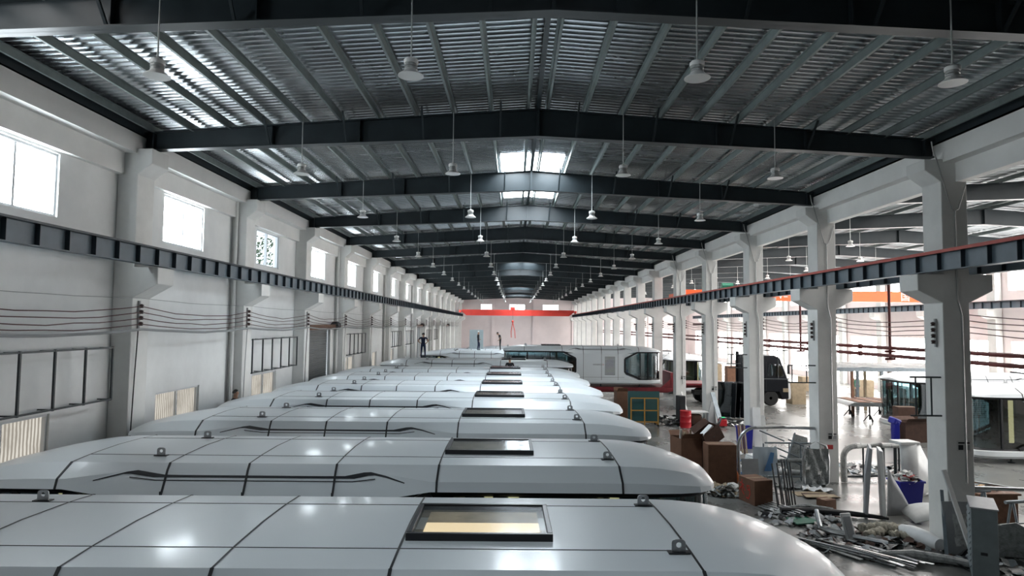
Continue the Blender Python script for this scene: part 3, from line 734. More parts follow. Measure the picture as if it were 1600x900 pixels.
CL = ['white capsule cabin in front of the camera, its roof hatch showing a warm lit panel',
      'white capsule cabin second from the camera with its black striped brow in view', 'white capsule cabin third from the camera with a dull grey hatch',
      'white capsule cabin fourth from the camera in the row of roofs', 'white capsule cabin fifth from the camera in the row of roofs',
      'white capsule cabin sixth from the camera in the row of roofs', 'white capsule cabin seventh from the camera, just in front of the bare dark-haired head']
cap = capsule(CL[1], (CX, CY[1], 0), YAWC)
CDX = [.0, -.07, -.15, -.1, -.1, -.1, -.1]; cap.location.x += CDX[1]
for i, y in enumerate(CY):
    if i != 1: dup(cap, (CX + CDX[i], y, 0), YAWC, label=CL[i])
# first hatch: a glowing and a tan sheet stand in for the lit interior
first = [o for o in C.objects if o.get('label') == CL[0]][0]
for hch in [o for o in C.objects if o.parent == first and o.name.startswith('roof_hatch')]:
    for k in [o for o in C.objects if o.parent == hch and o.name.startswith('hatch_blind')]: bpy.data.objects.remove(k)
    b = MB(); b.box(1.84, 3.13, -.46, -.02, 3.055, 3.06); b.obj('lit_panel', emit('warm_hatch_panel', (1, .83, .55), .95), hch)
    b = MB(); b.box(1.84, 3.13, -.02, .40, 3.056, 3.061); b.obj('hatch_blind', 'tan', hch)
    b = MB(); b.box(1.74, 3.2, -.52, .54, 3.04, 3.045); b.obj('hatch_lining', 'grey_blind', hch)
dup(cap, (CX+.35, 43.0, 0), -.03, label='white capsule cabin under the worker standing with hands on hips')
dup(cap, (CX+.9, 57.0, 0), .0, label='white capsule cabin deep in the hall carrying the two walking workers')
dup(cap, (CX+1.6, 61.9, 0), 0, label='white capsule cabin deep in the hall behind the two walking workers')
tc = dup(cap, (4.75, 46.0, 1.125), PI, label='grey-sided capsule cabin with louver panel riding on the red trailer', scale=(.87, .92, .92))
dup(cap, (24.7, 27.4, 0), 0, label='white capsule cabin with dark glass in the side hall beside the first column')
dup(cap, (25.3, 34.2, 0), 0, scale=(.85, 1, 1), label='white capsule cabin in the side hall half hidden behind the first column')
dup(cap, (13.9, 57.5, 0), PI/2, label='white capsule cabin end-on behind the red trailer in the side hall')
dup(cap, (2.5, 70, 0), 0, label='white capsule cabin deep in the hall under the red sling')

for o in [o for o in C.objects if o.parent == tc and o.name.startswith('curtain_lamp')]: bpy.data.objects.remove(o)
# ------------------------------------------------------------------ truck and trailer between the columns
t = thing('truck', 'near-black truck tractor cab parked across the gap between the columns', 'truck', (17.4, 45.4, 0)); X0 = 17.4
b = MB(); b.prism([(x-X0, z) for x, z in [(16.1,.95),(16.1,3.2),(16.35,3.42),(17.9,3.42),(18.25,3.25),(18.74,1.85),(18.80,1.7),(18.82,.5),(18.35,.42),(18.15,.95)]], -1.22, 1.22)
b.obj('cab', 'truck', t, bevel=.05)
for s in (-1, 1):
    b = MB(); b.prism([(x-X0, z) for x, z in [(17.35,2.0),(17.45,2.85),(18.22,2.85),(18.5,2.0)]], s*1.215-.012, s*1.215+.012); b.obj('side_window', glass('truck_glass', (.25,.3,.32), .25), t)
    b = MB(); b.box(17.28-X0, 17.3-X0, s*1.222-.004, s*1.222+.004, 1.0, 3.0); b.obj('door_seam', 'joint', t)
    for xx in (17.6,):
        w = MB(); w.lathe([(.25,-.16),(.46,-.16),(.52,-.1),(.52,.1),(.46,.16),(.25,.16)], c=(xx-X0, s*1.02, .52), seg=24, axis='Y'); w = w.obj('front_wheel', 'rubber', t)
        MB().lathe([(.0,-.13),(.1,-.13),(.1,-.05),(.19,-.05),(.25,-.12),(.26,.12),(.19,.05),(.1,.05),(.1,.13),(0,.13)], c=(xx-X0, s*1.05, .52), seg=20, axis='Y').obj('rim', 'chrome', w)
    b = MB(); b.box(18.42-X0, 18.78-X0, s*1.2-.04, s*1.2+.03, .95, 1.2); b.obj('headlight', 'card_pale', t)
    b = MB(); b.tube([(18.55-X0, s*1.2, 2.9),(18.75-X0, s*1.42, 2.85),(18.75-X0, s*1.42, 2.2)], .02, 6); b.box(18.68-X0, 18.76-X0, s*1.42-.1, s*1.42+.1, 2.2, 2.75); b.obj('mirror', 'black', t)
    b = MB(); b.box(16.0-X0, 16.22-X0, s*1.1-.1, s*1.1+.1, 1.0, 3.62); b.obj('air_deflector', 'truck', t, bevel=.05)
b = MB(); b.prism([(18.8-X0,.42),(18.95-X0,.5),(18.97-X0,1.0),(18.9-X0,1.75),(18.78-X0,1.75),(18.78-X0,.42)], -1.2, 1.2); b.obj('bumper', 'white', t, bevel=.03)
b = MB(); b.prism([(18.29-X0,3.2),(18.32-X0,3.22),(18.78-X0,1.95),(18.76-X0,1.93)], -1.0, 1.0); b.obj('windscreen', 'capglass', t)
b = MB(); b.box(12.6-X0, 18.2-X0, -.45, .45, .62, .9); b.obj('chassis', 'rubber', t)
for xx in (13.4, 14.75):
    for s in (-1, 1):
        MB().lathe([(.0,-.2),(.25,-.22),(.46,-.26),(.52,-.18),(.52,.18),(.46,.26),(.25,.22),(0,.2)], c=(xx-X0, s*.92, .52), seg=22, axis='Y').obj('rear_wheel', 'rubber', t)
MB().lathe([(0,-.5),(.3,-.5),(.3,.5),(0,.5)], c=(16.2-X0, -.98, .62), seg=16, axis='X').obj('fuel_tank', 'chrome', t)
t = thing('flatbed_trailer', 'dark red flatbed trailer carrying the grey-sided capsule cabin', 'trailer', (5.5, 45.9, 0))
b = MB(); b.box(-7.5, 5.6, -1.25, 1.25, 1.0, 1.12); b.prism([(5.4,1.0),(6.4,1.3),(9.6,1.3),(9.6,1.42),(6.3,1.42),(5.4,1.12)], -1.25, 1.25); b.obj('bed', 'trailer', t)
for s in (-1, 1):
    b = MB(); b.prism([(-7.5,.7),(5.3,.7),(6.4,1.05),(9.5,1.12),(9.5,1.3),(6.3,1.3),(5.4,1.0),(-7.5,1.0)], s*.55-.06, s*.55+.06); b.obj('main_rail', 'trailer', t)
    b = MB(); b.box(-7.5, 5.5, s*1.25-.03, s*1.25+.03, .86, 1.12); b.obj('side_rail', 'trailer', t)
    for xx in (-5.6, -4.3, -3.0):
        MB().lathe([(.0,-.2),(.25,-.22),(.42,-.26),(.48,-.18),(.48,.18),(.42,.26),(.25,.22),(0,.2)], c=(xx, s*.92, .48), seg=20, axis='Y').obj('wheel', 'rubber', t)
    b = MB(); b.box(3.2, 3.4, s*.9-.08, s*.9+.08, .1, 1.0); b.box(3.1, 3.5, s*.9-.16, s*.9+.16, 0.0, .12); b.obj('landing_leg', 'trailer', t)
b = MB(); b.box(5.35, 5.55, -1.2, 1.2, 1.1, 2.15); b.prism([(4.7,1.12),(5.4,1.12),(5.4,1.75)], -1.2, -1.1); b.obj('headboard', 'trailer', t)

# ------------------------------------------------------------------ side hall: skeleton cabin on stands, frames, boxes
t = thing('skeleton_platform', 'unfinished steel platform with brown planks standing on trestles in the side hall', 'platform', (21.3, 38.2, 0))
b = MB(); b.prism([(-2.3,.95),(-1.9,1.12),(6.0,1.12),(6.0,.9),(-1.6,.9)], -1.4, 1.4); b.obj('rim_frame', 'alu', t)
for i in range(6): MB().box(-1.6+i*.9, -.95+i*.9, -1.3, 1.3, 1.12, 1.15).obj('plank', 'rust', t)
for x in (-.9, .9, 3.2, 5.2):
    for y in (-1.1, 1.1):
        b = MB(); b.bar((x,y,.12),(x,y,.92),.07)
        for a in range(3): b.bar((x,y,.45),(x+.32*math.cos(a*2.09+.5),y+.32*math.sin(a*2.09+.5),0.02),.05)
        b.obj('trestle', 'rubber', t)
t = thing('skeleton_roof', 'grey film-wrapped steel roof tray raised on brown posts in the side hall', 'roof frame', (22.6, 40.9, 0))
b = MB(); V = b.grid([[(x, y, 2.95 + .22*math.sin((y+1.5)/3*PI) + .05*math.sin(x*3+y*5) - max(0, -2.6-x)*.35) for y in [-1.5+.3*k for k in range(11)]] for x in [-3.4+.35*k for k in range(26)]]); b.obj('wrapped_skin', 'wrap_grey', t)
b = MB(); b.box(-3.2, 5.2, -1.5, -1.38, 2.72, 2.95); b.box(-3.2, 5.2, 1.38, 1.5, 2.72, 2.95); b.obj('edge_beam', 'steel_tube', t)
for i, x in enumerate((-1.9, -.1, .4, 3.4)):
    for y in (-1.4, 1.4): MB().box(x-.07, x+.07, y-.07, y+.07, 0, 2.74).obj('post', ('rust', 'steel_tube', 'card_pale', 'steel_tube')[i], t)
b = MB(); b.box(22.5, 23.3, 38.3, 38.8, .02, .42); b.box(22.46, 23.34, 38.26, 38.84, .38, .43)
b.obj('blue_tote', 'blue', label='flat dark blue tote under the steel platform in the side hall', cat='box', bevel=.02)
def open_frame(x, y, z0, z1, w, label, axis='X'):
    t = thing('swing_bracket', label, 'frame', (x, y, z0), group='dark frames fixed to the columns')
    for nm, z in (('lower_bar', 0), ('upper_bar', z1-z0)):
        MB().tube([(-w*.1,0,z),(w,0,z)], .022, 8).obj(nm, 'steel_dark', t)
    for xx in (.06, w*.62): MB().tube([(xx,0,0),(xx,0,z1-z0)], .02, 8).obj('upright', 'steel_dark', t)
    return t
open_frame(9.95, 16.1, 3.2, 4.15, .72, 'dark tubular frame jutting from the first free-standing column')
open_frame(9.75, 22.75, 3.42, 4.02, .92, 'dark tubular frame jutting from the second free-standing column')
open_frame(9.85, 29.4, 3.5, 4.1, .85, 'dark tubular frame jutting from the third free-standing column')
open_frame(11.3, 36.0, 3.3, 4.2, 1.4, 'dark tubular frame reaching out from the fourth free-standing column')
open_frame(11.3, 29.4, 3.0, 4.3, 1.2, 'dark tubular frame on the side hall face of the third free-standing column')
def carton(name, loc, d, rz, label, m='card', cat='box', flaps=True, tape=True, group=None):
    t = thing(name, label, cat, loc, rz, group=group); x, y, z = d
    b = MB(); e = .012
    if flaps == 'open':
        b.box(-x/2, x/2, -y/2, -y/2+e, 0, z); b.box(-x/2, x/2, y/2-e, y/2, 0, z); b.box(-x/2, -x/2+e, -y/2+e, y/2-e, 0, z); b.box(x/2-e, x/2, -y/2+e, y/2-e, 0, z); b.box(-x/2+e, x/2-e, -y/2+e, y/2-e, 0, .02)
    else: b.box(-x/2, x/2, -y/2, y/2, 0, z)
    b.obj('box_body', m, t, bevel=.006)
    if flaps == 'open':
        for (px, py, w, a) in ((0, -y/2, x, -.9), (0, y/2, x, .7)):
            f = MB(); s = -1 if py < 0 else 1
            f.quad((-w/2, py, z), (w/2, py, z), (w/2-.03, py+s*.24*math.cos(a), z+.24*abs(math.sin(a))), (-w/2+.03, py+s*.24*math.cos(a), z+.24*abs(math.sin(a)))); f.obj('flap', m, t)
    elif tape:
        MB().box(-x/2-.002, x/2+.002, -.03, .03, z, z+.002).obj('tape', 'card_pale', t)
    return t
carton('cardboard_box', (19.9, 45.6, 0), (1.0, .9, 1.5), .1, 'tall pale cardboard carton standing ahead of the truck', 'card_pale')
b = MB(); b.lathe([(.30,0),(.30,.05),(.24,.06),(.2,.5),(.24,.85),(.2,.9),(0,.9)], c=(21.6,46.2,0), seg=18); b.obj('red_barrel', 'red', label='small bright red barrel on the floor ahead of the truck', cat='barrel')
for i, (x, y, d, m) in enumerate([(27.6, 51, (1.2,1,1.3), 'card_pale'), (29.0, 47.5, (1.1,1.1,1.0), 'white'), (25.2, 55, (1.6,1.0,1.2), 'card_pale'), (29.5, 43, (1.3,1.0,1.7), 'rust'), (23.2, 58, (1.0,1.0,1.5), 'card'), (29.8, 38.6, (1.0,1.4,1.9), 'card_pale'), (18.6, 60, (1.2,1,1.9), 'card_pale'), (21, 62, (1.2,1,1.6), 'card')]):
    carton('packing_crate', (x, y, 0), d, random.uniform(-.2,.2), f'{["pale","white","low wide pale","tall brown","brown","tall pale","upright pale","squat brown"][i]} packing crate standing deep in the bright side hall', m, cat='crate', group='packing crates in the side hall')
carton('cardboard_box', (19.0, 31.0, 0), (1.3, .9, .95), .15, 'dark brown carton heaped with scraps behind the first free-standing column', 'card_dark', flaps='open')
carton('cardboard_box', (19.4, 32.1, 0), (.9, .6, 1.5), -.1, 'taller dark carton at the back of the scrap heap in the side hall', 'card_dark')
b = MB(); b.cbox((18.05, 30.7, .98), (.42,.4,.3), (.2,.3,.4)); b.cbox((18.05,30.65,.5),(.3,.3,1.0)); b.obj('blue_sack', 'blue', label='bright blue plastic sack on the dark cartons in the side hall', cat='sack', bevel=.06)

# dark glass panels leaning in a row, bins and drum along the column row
for i in range(6):
    b = MB(); x = 12.1 + i*.27; b.prism([(0,0),(.05,0),(.05+.16,1.98),(.16,1.98)], -.75, .75)
    o = b.obj('glass_sheet', 'black' if i % 2 else 'capglass', label=f'dark glass panel leaning upright between the columns, {ORD[i]} of six', cat='panel', group='dark glass panels', loc=(x, 37.9, .115), rz=.5)
t = thing('panel_rack', 'low black rack holding the dark glass panels', 'rack', (12.9, 37.9, 0), .5)
for s in (-1, 1): MB().box(-1.0, 1.2, s*.82-.03, s*.82+.03, .0, .06).obj('rail', 'black', t)
for x in (-1.0, 1.17): MB().box(x, x+.05, -.82, .82, .06, .11).obj('cross_bar', 'black', t)
t = thing('oil_drum', 'red steel drum standing behind the cardboard boxes', 'drum', (9.15, 34.4, 0))
MB().lathe([(0,0),(.29,0),(.30,.02),(.29,.04),(.29,.28),(.30,.30),(.29,.32),(.29,.57),(.30,.59),(.29,.61),(.29,.85),(.30,.87),(.30,.89),(.27,.89),(.27,.87),(0,.87)], seg=28).obj('body', 'drum', t)
MB().lathe([(.04,.87),(.04,.9),(0,.9)], c=(.14,.08,0), seg=10).obj('bung', 'drum', t)
b = MB(); b.cbox((9.2, 35.6, .78), (.36,.5,1.55), (0,0,.2)); b.obj('black_case', 'black', label='tall black case behind the red drum', cat='case', bevel=.03)
t = thing('glass_trolley', 'yellow ochre steel trolley with green glass sheets beside the capsule roofs', 'trolley', (7.0, 34.9, 0))
for s in (-1, 1):
    for x in (-.72, 0, .72): MB().box(x-.03, x+.03, s*.35-.03, s*.35+.03, .1, 1.5).obj('post', 'yellow', t)
    for z in (.25, .85, 1.5): MB().box(-.75, .75, s*.35-.025, s*.35+.025, z-.025, z+.025).obj('rail', 'yellow', t)
for x in (-.72, .72):
    MB().box(x-.03, x+.03, -.35, .35, .1, .16).obj('cross_bar', 'yellow', t)
    for s in (-1, 1): MB().lathe([(0,-.03),(.06,-.03),(.06,.03),(0,.03)], c=(x, s*.35, .06), seg=12, axis='Y').obj('caster', 'rubber', t)
gg = mat('green_edge_glass', (.03,.085,.085), .1)
for i in range(3): MB().box(-.85+i*.06, .85-i*.03, -.12+i*.1, -.10+i*.1, .2, 1.85-i*.1).obj('glass_sheet', gg, t)
carton('cardboard_box', (5.95, 35.9, 0), (.6,.7,1.75), .1, 'tall brown carton beside the yellow glass trolley', 'card', flaps='open')
b = MB(); b.bar((10.15,37.4,.02),(9.75,37.6,1.55),.36,.05); b.obj('leaning_board', 'white', label='pale board leaning on the fourth free-standing column', cat='board')
t = thing('work_table', 'small table with a pale top behind the red drum', 'table', (9.9, 35.2, 0))
MB().box(-.62,.62,-.4,.4,.72,.76).obj('table_top', 'white', t)
for x in (-.56,.56):
    for y in (-.34,.34): MB().box(x-.025,x+.025,y-.025,y+.025,0,.72).obj('leg', 'steel_tube', t)
carton('cardboard_box', (9.9, 35.2, 0), (.5,.5,.6), 0, 'dark carton under the small pale table', 'card_dark')
b = MB(); b.prism([(-.35,0),(.35,0),(.15,1.25),(-.02,1.3)], -.02, .02); b.obj('sheet_offcut', 'greypanel', label='grey sheet offcut leaning by the fourth free-standing column', cat='offcut', loc=(10.75,35.2,0), rz=.4)
b = MB(); b.bar((11.25,35.0,.0),(10.95,35.6,1.75),.3,.04); b.obj('dark_board', 'steel_tube', label='dark blue-grey board leaning on the fourth free-standing column', cat='board')
t = thing('floor_machine', 'small red and black machine with a green light on the floor', 'machine', (11.2, 34.7, 0))
MB().box(-.2,.2,-.2,.2,.05,.42).obj('body', 'drum', t, bevel=.04); MB().box(-.16,.16,-.16,.16,.42,.5).obj('lid', 'black', t, bevel=.03); MB().box(-.12,.12,-.03,.03,.5,.52).obj('status_light', emit('green_led', (.05,.9,.3), 1.2), t)
for s in (-1,1): MB().lathe([(0,-.03),(.06,-.03),(.06,.03),(0,.03)], c=(0,s*.16,.06), seg=10, axis='Y').obj('wheel','rubber',t)
def bin_(loc, d, label, rz=0, m='blue'):
    t = thing('plastic_bin', label, 'bin', loc, rz); x, y, z = d; b = MB(); k = .84
    b.grid([[(-x/2*k,-y/2*k,0),(x/2*k,-y/2*k,0),(x/2*k,y/2*k,0),(-x/2*k,y/2*k,0)],[(-x/2,-y/2,z),(x/2,-y/2,z),(x/2,y/2,z),(-x/2,y/2,z)],[(-x/2+.03,-y/2+.03,z),(x/2-.03,-y/2+.03,z),(x/2-.03,y/2-.03,z),(-x/2+.03,y/2-.03,z)],[(-x/2*k+.03,-y/2*k+.03,.03),(x/2*k-.03,-y/2*k+.03,.03),(x/2*k-.03,y/2*k-.03,.03),(-x/2*k+.03,y/2*k-.03,.03)]], cyc=True, smooth=False)
    b.quad((-x/2*k+.03,-y/2*k+.03,.03),(x/2*k-.03,-y/2*k+.03,.03),(x/2*k-.03,y/2*k-.03,.03),(-x/2*k+.03,y/2*k-.03,.03))
    b.obj('bin_body', m, t)
    r = MB(); e = .03
    r.box(-x/2-e,x/2+e,-y/2-e,-y/2,z-.05,z+.01); r.box(-x/2-e,x/2+e,y/2,y/2+e,z-.05,z+.01); r.box(-x/2-e,-x/2,-y/2,y/2,z-.05,z+.01); r.box(x/2,x/2+e,-y/2,y/2,z-.05,z+.01); r.obj('rim', m, t)
    return t
bin_((10.25, 28.75, 0), (.6,.45,.95), 'blue plastic bin at the foot of the third free-standing column', .1)
bin_((12.12, 20.1, 0), (.80,.55,.70), 'deep blue plastic bin heaped with white scraps', .12)
def scraps(name, c, rx, ry, h, n, m, label, smin=.05, smax=.16, cat='scrap', flat=.35):
    b = MB(); cx, cy, cz = c
    for _ in range(n):
        a, r = random.uniform(0, 2*PI), math.sqrt(random.random()); x, y = rx*r*math.cos(a), ry*r*math.sin(a); z = cz + h*(1-r*r)*random.uniform(.5,1) + .012
        s = random.uniform(smin, smax)
        from mathutils import Euler
        mt = Matrix.Translation((cx+x, cy+y, z)) @ Euler((random.uniform(-flat,flat)*2, random.uniform(-flat,flat)*2, random.uniform(0,6))).to_matrix().to_4x4()
        p = [mt @ Vector(q) for q in ((-s,-s*.6,0),(0,-s*.7,s*.22),(s,-s*.4,0),(s*.9,s*.5,s*.1),(0,s*.6,s*.28),(-s*.8,s*.6,0))]
        v = [b.bm.verts.new(q) for q in p]; mi = random.randrange(len(m)) if isinstance(m, (list, tuple)) else 0
        b.bm.faces.new((v[0],v[1],v[4],v[5])).material_index = mi; b.bm.faces.new((v[1],v[2],v[3],v[4])).material_index = mi
    return b.obj(name, m, label=label, cat=cat, kind='stuff')
scraps('paper_scraps', (12.12,20.1,.66), .34, .24, .30, 90, ['paper','wrap','paper','redprint'], 'crumpled white scraps and film heaped in the blue bin')
# ------------------------------------------------------------------ clutter on the floor between the cabins and the columns
t = thing('tube_rack', 'large aluminium tube rack with a rounded top corner in front of the column row', 'rack', (9.3, 22.9, 0))
b = MB(); arc = [(-1.4,-.2,0.0),(-1.42,-.2,.9)] + [(-1.42+.62*(1-math.cos(a)), -.2, 1.22+.62*math.sin(a)) for a in [PI/2*k/7 for k in range(8)]] + [(.2,-.15,1.86),(1.3,-.1,1.82)]
b.tube(arc, .055, 10); b.obj('arched_rail', 'alu', t)
for x in (-.55, .35, .75, 1.05): MB().tube([(x,-.2,0),(x,-.2,1.3)], .028, 8).obj('post', 'steel_tube', t)
for z, x0, x1 in ((1.32,-.5,1.1),(.16,-.6,1.2)): MB().tube([(x0,-.2,z),(x1,-.2,z)], .03, 8).obj('rail', 'steel_tube', t)
b = MB(); b.tube([(-.55,-.5,.74),(0,-.5,.77),(.6,-.5,.78),(1.25,-.45,.82)], [.05,.075,.07,.04], 10); b.tube([(-.55,-.5,.0),(-.55,-.5,.74)], .025, 6); b.tube([(1.2,-.45,0),(1.2,-.45,.8)], .025, 6); b.obj('padded_bar', 'wrap_grey', t)
for x0, z0 in ((-.7,1.75),(-.2,1.2),(.3,1.45),(.0,.9)): MB().tube([(x0,-.25,z0),(x0+.72,-.6,z0-.3)], .025, 8).obj('prong', 'steel_tube', t)
MB().tube([(-.25,-.8,0),(.45,-.45,1.72)], .026, 8).obj('brace', 'steel_tube', t)
b = MB(); b.grid([[(-1.1+.12*k+.1*j*0, -.36+.02*math.sin(k*2+j), .45+j*.16) for k in range(8)] for j in range(7)]); 
t2 = b.obj('printed_sheet', mat('pale_blue_foam', (.58,.68,.76), .6), label='white foam sheet with pale blue print standing in the tube rack', cat='sheet', loc=(9.3,22.6,-.15), rz=.0)
b = MB(); b.prism([(.55,.1),(.80,.1),(.9,.72),(.78,.74)], -.006, .006); b.obj('blue_print', 'blue_pale', t2, loc=(-1.28,-.40,.5))
# heap inside the rack
for i, (x, y, z, L, r, a, m) in enumerate([(9.2,23.4,.14,1.7,.13,.1,'white'),(9.9,23.5,.12,1.5,.11,-.2,'wrap'),(9.6,23.8,.36,1.6,.12,.25,'offwhite'),(9.4,24.2,.1,1.4,.1,.5,'wrap_grey')]):
    b = MB(); b.tube([(-L/2,0,0),(-L/4,.02,.03),(L/4,-.02,.02),(L/2,0,0)], [r*.8,r,r*.95,r*.7], 12)
    b.obj('wrapped_roll', m, label=f'{["white","clear wrapped","off-white upper","grey wrapped"][i]} roll lying behind the tube rack', cat='roll', loc=(x,y,z), rz=a)
for i, (x, y, z, w, d, a, m) in enumerate([(8.5,24.2,.02,1.3,.8,.2,'wrap'),(9.7,22.0,.02,1.6,.7,.3,'wrap_grey'),(10.0,21.4,.02,.9,.4,-.2,'white')]):
    b = MB(); b.grid([[(-w/2+w*k/9, -d/2+d*j/5, .05+.05*math.sin(k*1.7+j*2.1)+.03*math.sin(k*3.1-j)) for k in range(10)] for j in range(6)])
    b.obj('film_sheet', m, label=f'crumpled {["clear","grey","white"][i]} plastic film sheet on the floor by the tube rack', cat='film', loc=(x,y,z), rz=a)
# cardboard boxes
carton('cardboard_box', (6.98, 21.95, 0), (.95,.62,1.42), .0, 'big brown cardboard carton with a torn side beyond the second cabin', 'card', tape=True)
carton('cardboard_box', (6.12, 23.0, 0), (.8,.8,1.45), .25, 'open brown carton stuffed with pale offcuts beyond the second cabin', 'card', flaps='open')
t = carton('cardboard_box', (7.05, 23.0, 1.05), (.75,.55,.5), .3, 'tilted open carton lying on top of the brown boxes', 'card_dark', flaps='open'); t.rotation_euler = (.1, -.55, .3); t.location.z = 1.3
carton('cardboard_box', (6.98, 23.15, 0), (.55,.7,1.1), .1, 'dark carton standing under the tilted open one', 'card_dark')
for i in range(9):
    x, y = 6.1+random.uniform(-.25,.3), 23.0+random.uniform(-.3,.25)
    b = MB(); b.bar((x,y,.06),(x+random.uniform(-.15,.15),y+random.uniform(-.1,.1),1.55+random.uniform(0,.3)), random.uniform(.05,.14), .02)
    b.obj('offcut_strip', random.choice(['paper','card_pale','white','greypanel']), label='pale offcut strip standing in the open brown carton', cat='offcut', group='offcut strips in the open carton')
b = MB(); b.bar((7.0,22.7,1.5),(7.35,22.9,2.15),.07,.05); b.obj('black_bar', 'black', label='short black bar sticking up from the tilted carton', cat='bar')
b = MB(); b.bar((6.6,22.7,1.55),(6.95,22.75,1.9),.3,.06); b.obj('white_block', 'white', label='white foam block lying on the tilted carton', cat='foam block')
t = carton('cardboard_box', (7.45, 20.0, 0), (.62,.82,.74), .25, 'brown carton with big red handwriting in front of the tube rack', 'card')
for ch in list(C.objects):
    if ch.parent == t and ch.name.startswith('box_body'): bodyb = ch
b = MB()    # hand-written strokes in red on the box end
def stroke(pts, w=.028): 
    for p, q in zip(pts, pts[1:]): b.bar((-.313, p[0], p[1]), (-.313, q[0], q[1]), .006, w)
stroke([(.34,.55),(.12,.50)]); stroke([(.24,.66),(.22,.30),(.12,.22)]); stroke([(.36,.32),(.22,.48),(.08,.34)])
stroke([(-.06,.40),(-.02,.52),(-.14,.54),(-.16,.42),(-.06,.40)]); stroke([(-.16,.48),(-.17,.30),(-.10,.14),(.02,.16)]); 
b.obj('red_handwriting', 'redink', t)
b = MB(); b.cbox((7.85, 21.5, .5), (.56,.03,1.0), (-.12,0,.05)); b.obj('grey_board', 'greypanel', label='plain grey board standing behind the red-marked carton', cat='board')
for i in range(9):
    b = MB(); x = 7.75+.085*i+random.uniform(-.02,.02); y = 19.05+.05*i
    b.tube([(x,y,0),(x+.12+random.uniform(-.05,.05),y+.75,1.28+random.uniform(-.12,.1))], .022, 6)
    b.obj('black_rod', 'black', label='black steel rod leaning in a bunch beside the red-marked carton', cat='rod', group='black rods leaning beside the red-marked carton')
for i, (x, y, w, d, rz, m) in enumerate([(9.6,21.0,1.15,.55,.05,'card_pale'),(9.75,20.7,1.1,.5,-.1,'card_dark'),(9.7,20.55,1.05,.35,.02,'card_pale')]):
    b = MB(); b.prism([(-w/2,-d/2),(w/2,-d/2*.8),(w/2*.95,d/2),(-w/2*.9,d/2*.9)], 0, .02, 'Z')
    b.obj('flat_carton', m, label=f'flattened carton on the floor before the second free-standing column, {["undermost","middle","uppermost"][i]} of three', cat='cardboard', group='flattened cartons', loc=(x,y,.003+.024*i), rz=rz)
carton('cardboard_box', (9.3, 19.35, 0), (.42,.34,.3), .4, 'small brown box alone on the bare floor', 'card')
scraps('film_scraps', (6.85,20.9,0), .75, .45, .28, 170, ['wrap','wrap_grey','paper','card_pale'], 'heap of clear film and scraps at the foot of the big carton', .06, .2)
scraps('floor_debris', (8.0,18.3,0), 1.3, .9, .06, 160, ['wrap_grey','black','wrap','greypanel'], 'scattered film, strips and dark scraps on the floor by the black rods', .04, .16)
scraps('floor_debris', (9.0,16.3,0), 1.7, 1.4, .07, 260, ['wrap','wrap_grey','greypanel','black','card_dark'], 'scattered packing debris on the floor before the first free-standing column', .04, .2)
scraps('floor_debris', (11.8,15.2,0), 2.0, 1.6, .05, 160, ['wrap_grey','black','steel_tube'], 'dark scraps and film on the floor behind the grey cabinet', .04, .2)
scraps('floor_debris', (13.5,24.5,0), 2.0, 1.2, .05, 110, ['black','steel_tube','wrap'], 'dark metal scraps on the floor beyond the wrapped arch frame', .05, .22)
scraps('floor_debris', (9.4,36.3,0), 2.0, 1.6, .25, 220, ['wrap','wrap_grey','white','black'], 'heap of film and metal scraps around the red drum', .06, .25)
scraps('floor_debris', (12.2,35.6,0), 1.2, .7, .1, 90, ['wrap','white','black'], 'white and dark scraps at the foot of the dark glass panels', .06, .22)
scraps('floor_debris', (5.7,25.5,0), .6, .8, .15, 70, ['paper','wrap','card_pale'], 'pale scraps piled beside the open brown carton', .05, .18)
# wrapped seat-like frame and arch frame by the second column
t = thing('wrapped_hoop', 'upright rounded frame wrapped in clear film by the second free-standing column', 'wrapped frame', (10.25, 22.0, 0), .1)
pts = [(-.42,0,.12),(-.45,0,.9),(-.36,0,1.35),(0,0,1.5),(.36,0,1.35),(.45,0,.9),(.42,0,.12),(.3,0,.03),(-.3,0,.03)]
MB().tube(pts, .05, 8, closed=True).obj('rim_tube', 'alu', t)
b = MB(); b.grid([[(-.40+.1*k, -.06+.04*math.sin(k*1.9+j*1.3), .08+j*.17) for k in range(9)] for j in range(8)]); b.obj('film_cover', 'wrap_grey', t)
for z in (.5,.95): MB().tube([(-.4,.02,z),(.4,.02,z)], .025, 6).obj('cross_tube', 'alu', t)
t = thing('arch_rack', 'long low arch frame wrapped in grey film beyond the blue bin', 'wrapped frame', (12.88, 22.75, 0), .06)
arc = [(-1.35,0,0.02),(-1.36,0,.6)] + [(-1.36+.45*(1-math.cos(a)),0,.85+.4*math.sin(a)) for a in [PI/2*k/6 for k in range(7)]] + [(0,0,1.27),(.7,.05,1.24),(1.3,.1,1.18)]
MB().tube(arc, [.11,.11]+[.10]*7+[.09,.085,.06], 10).obj('wrapped_rail', 'wrap', t)
for x in (-.62,-.05,.1,.55,.68,1.15): MB().tube([(x,.05,0),(x,.05,1.2)], .032 if x not in (.1,.55) else .06, 8).obj('post', 'steel_dark', t)
MB().tube([(-1.2,.3,.12),(1.3,.3,.16)], .04, 8).obj('lower_rail', 'steel_dark', t)
b = MB(); b.grid([[(1.0+.12*k, -.1+.05*math.sin(k*2+j), 1.22-.1*j+.05*math.sin(k*1.3)) for k in range(5)] for j in range(4)]); b.obj('film_tail', 'paper', t)
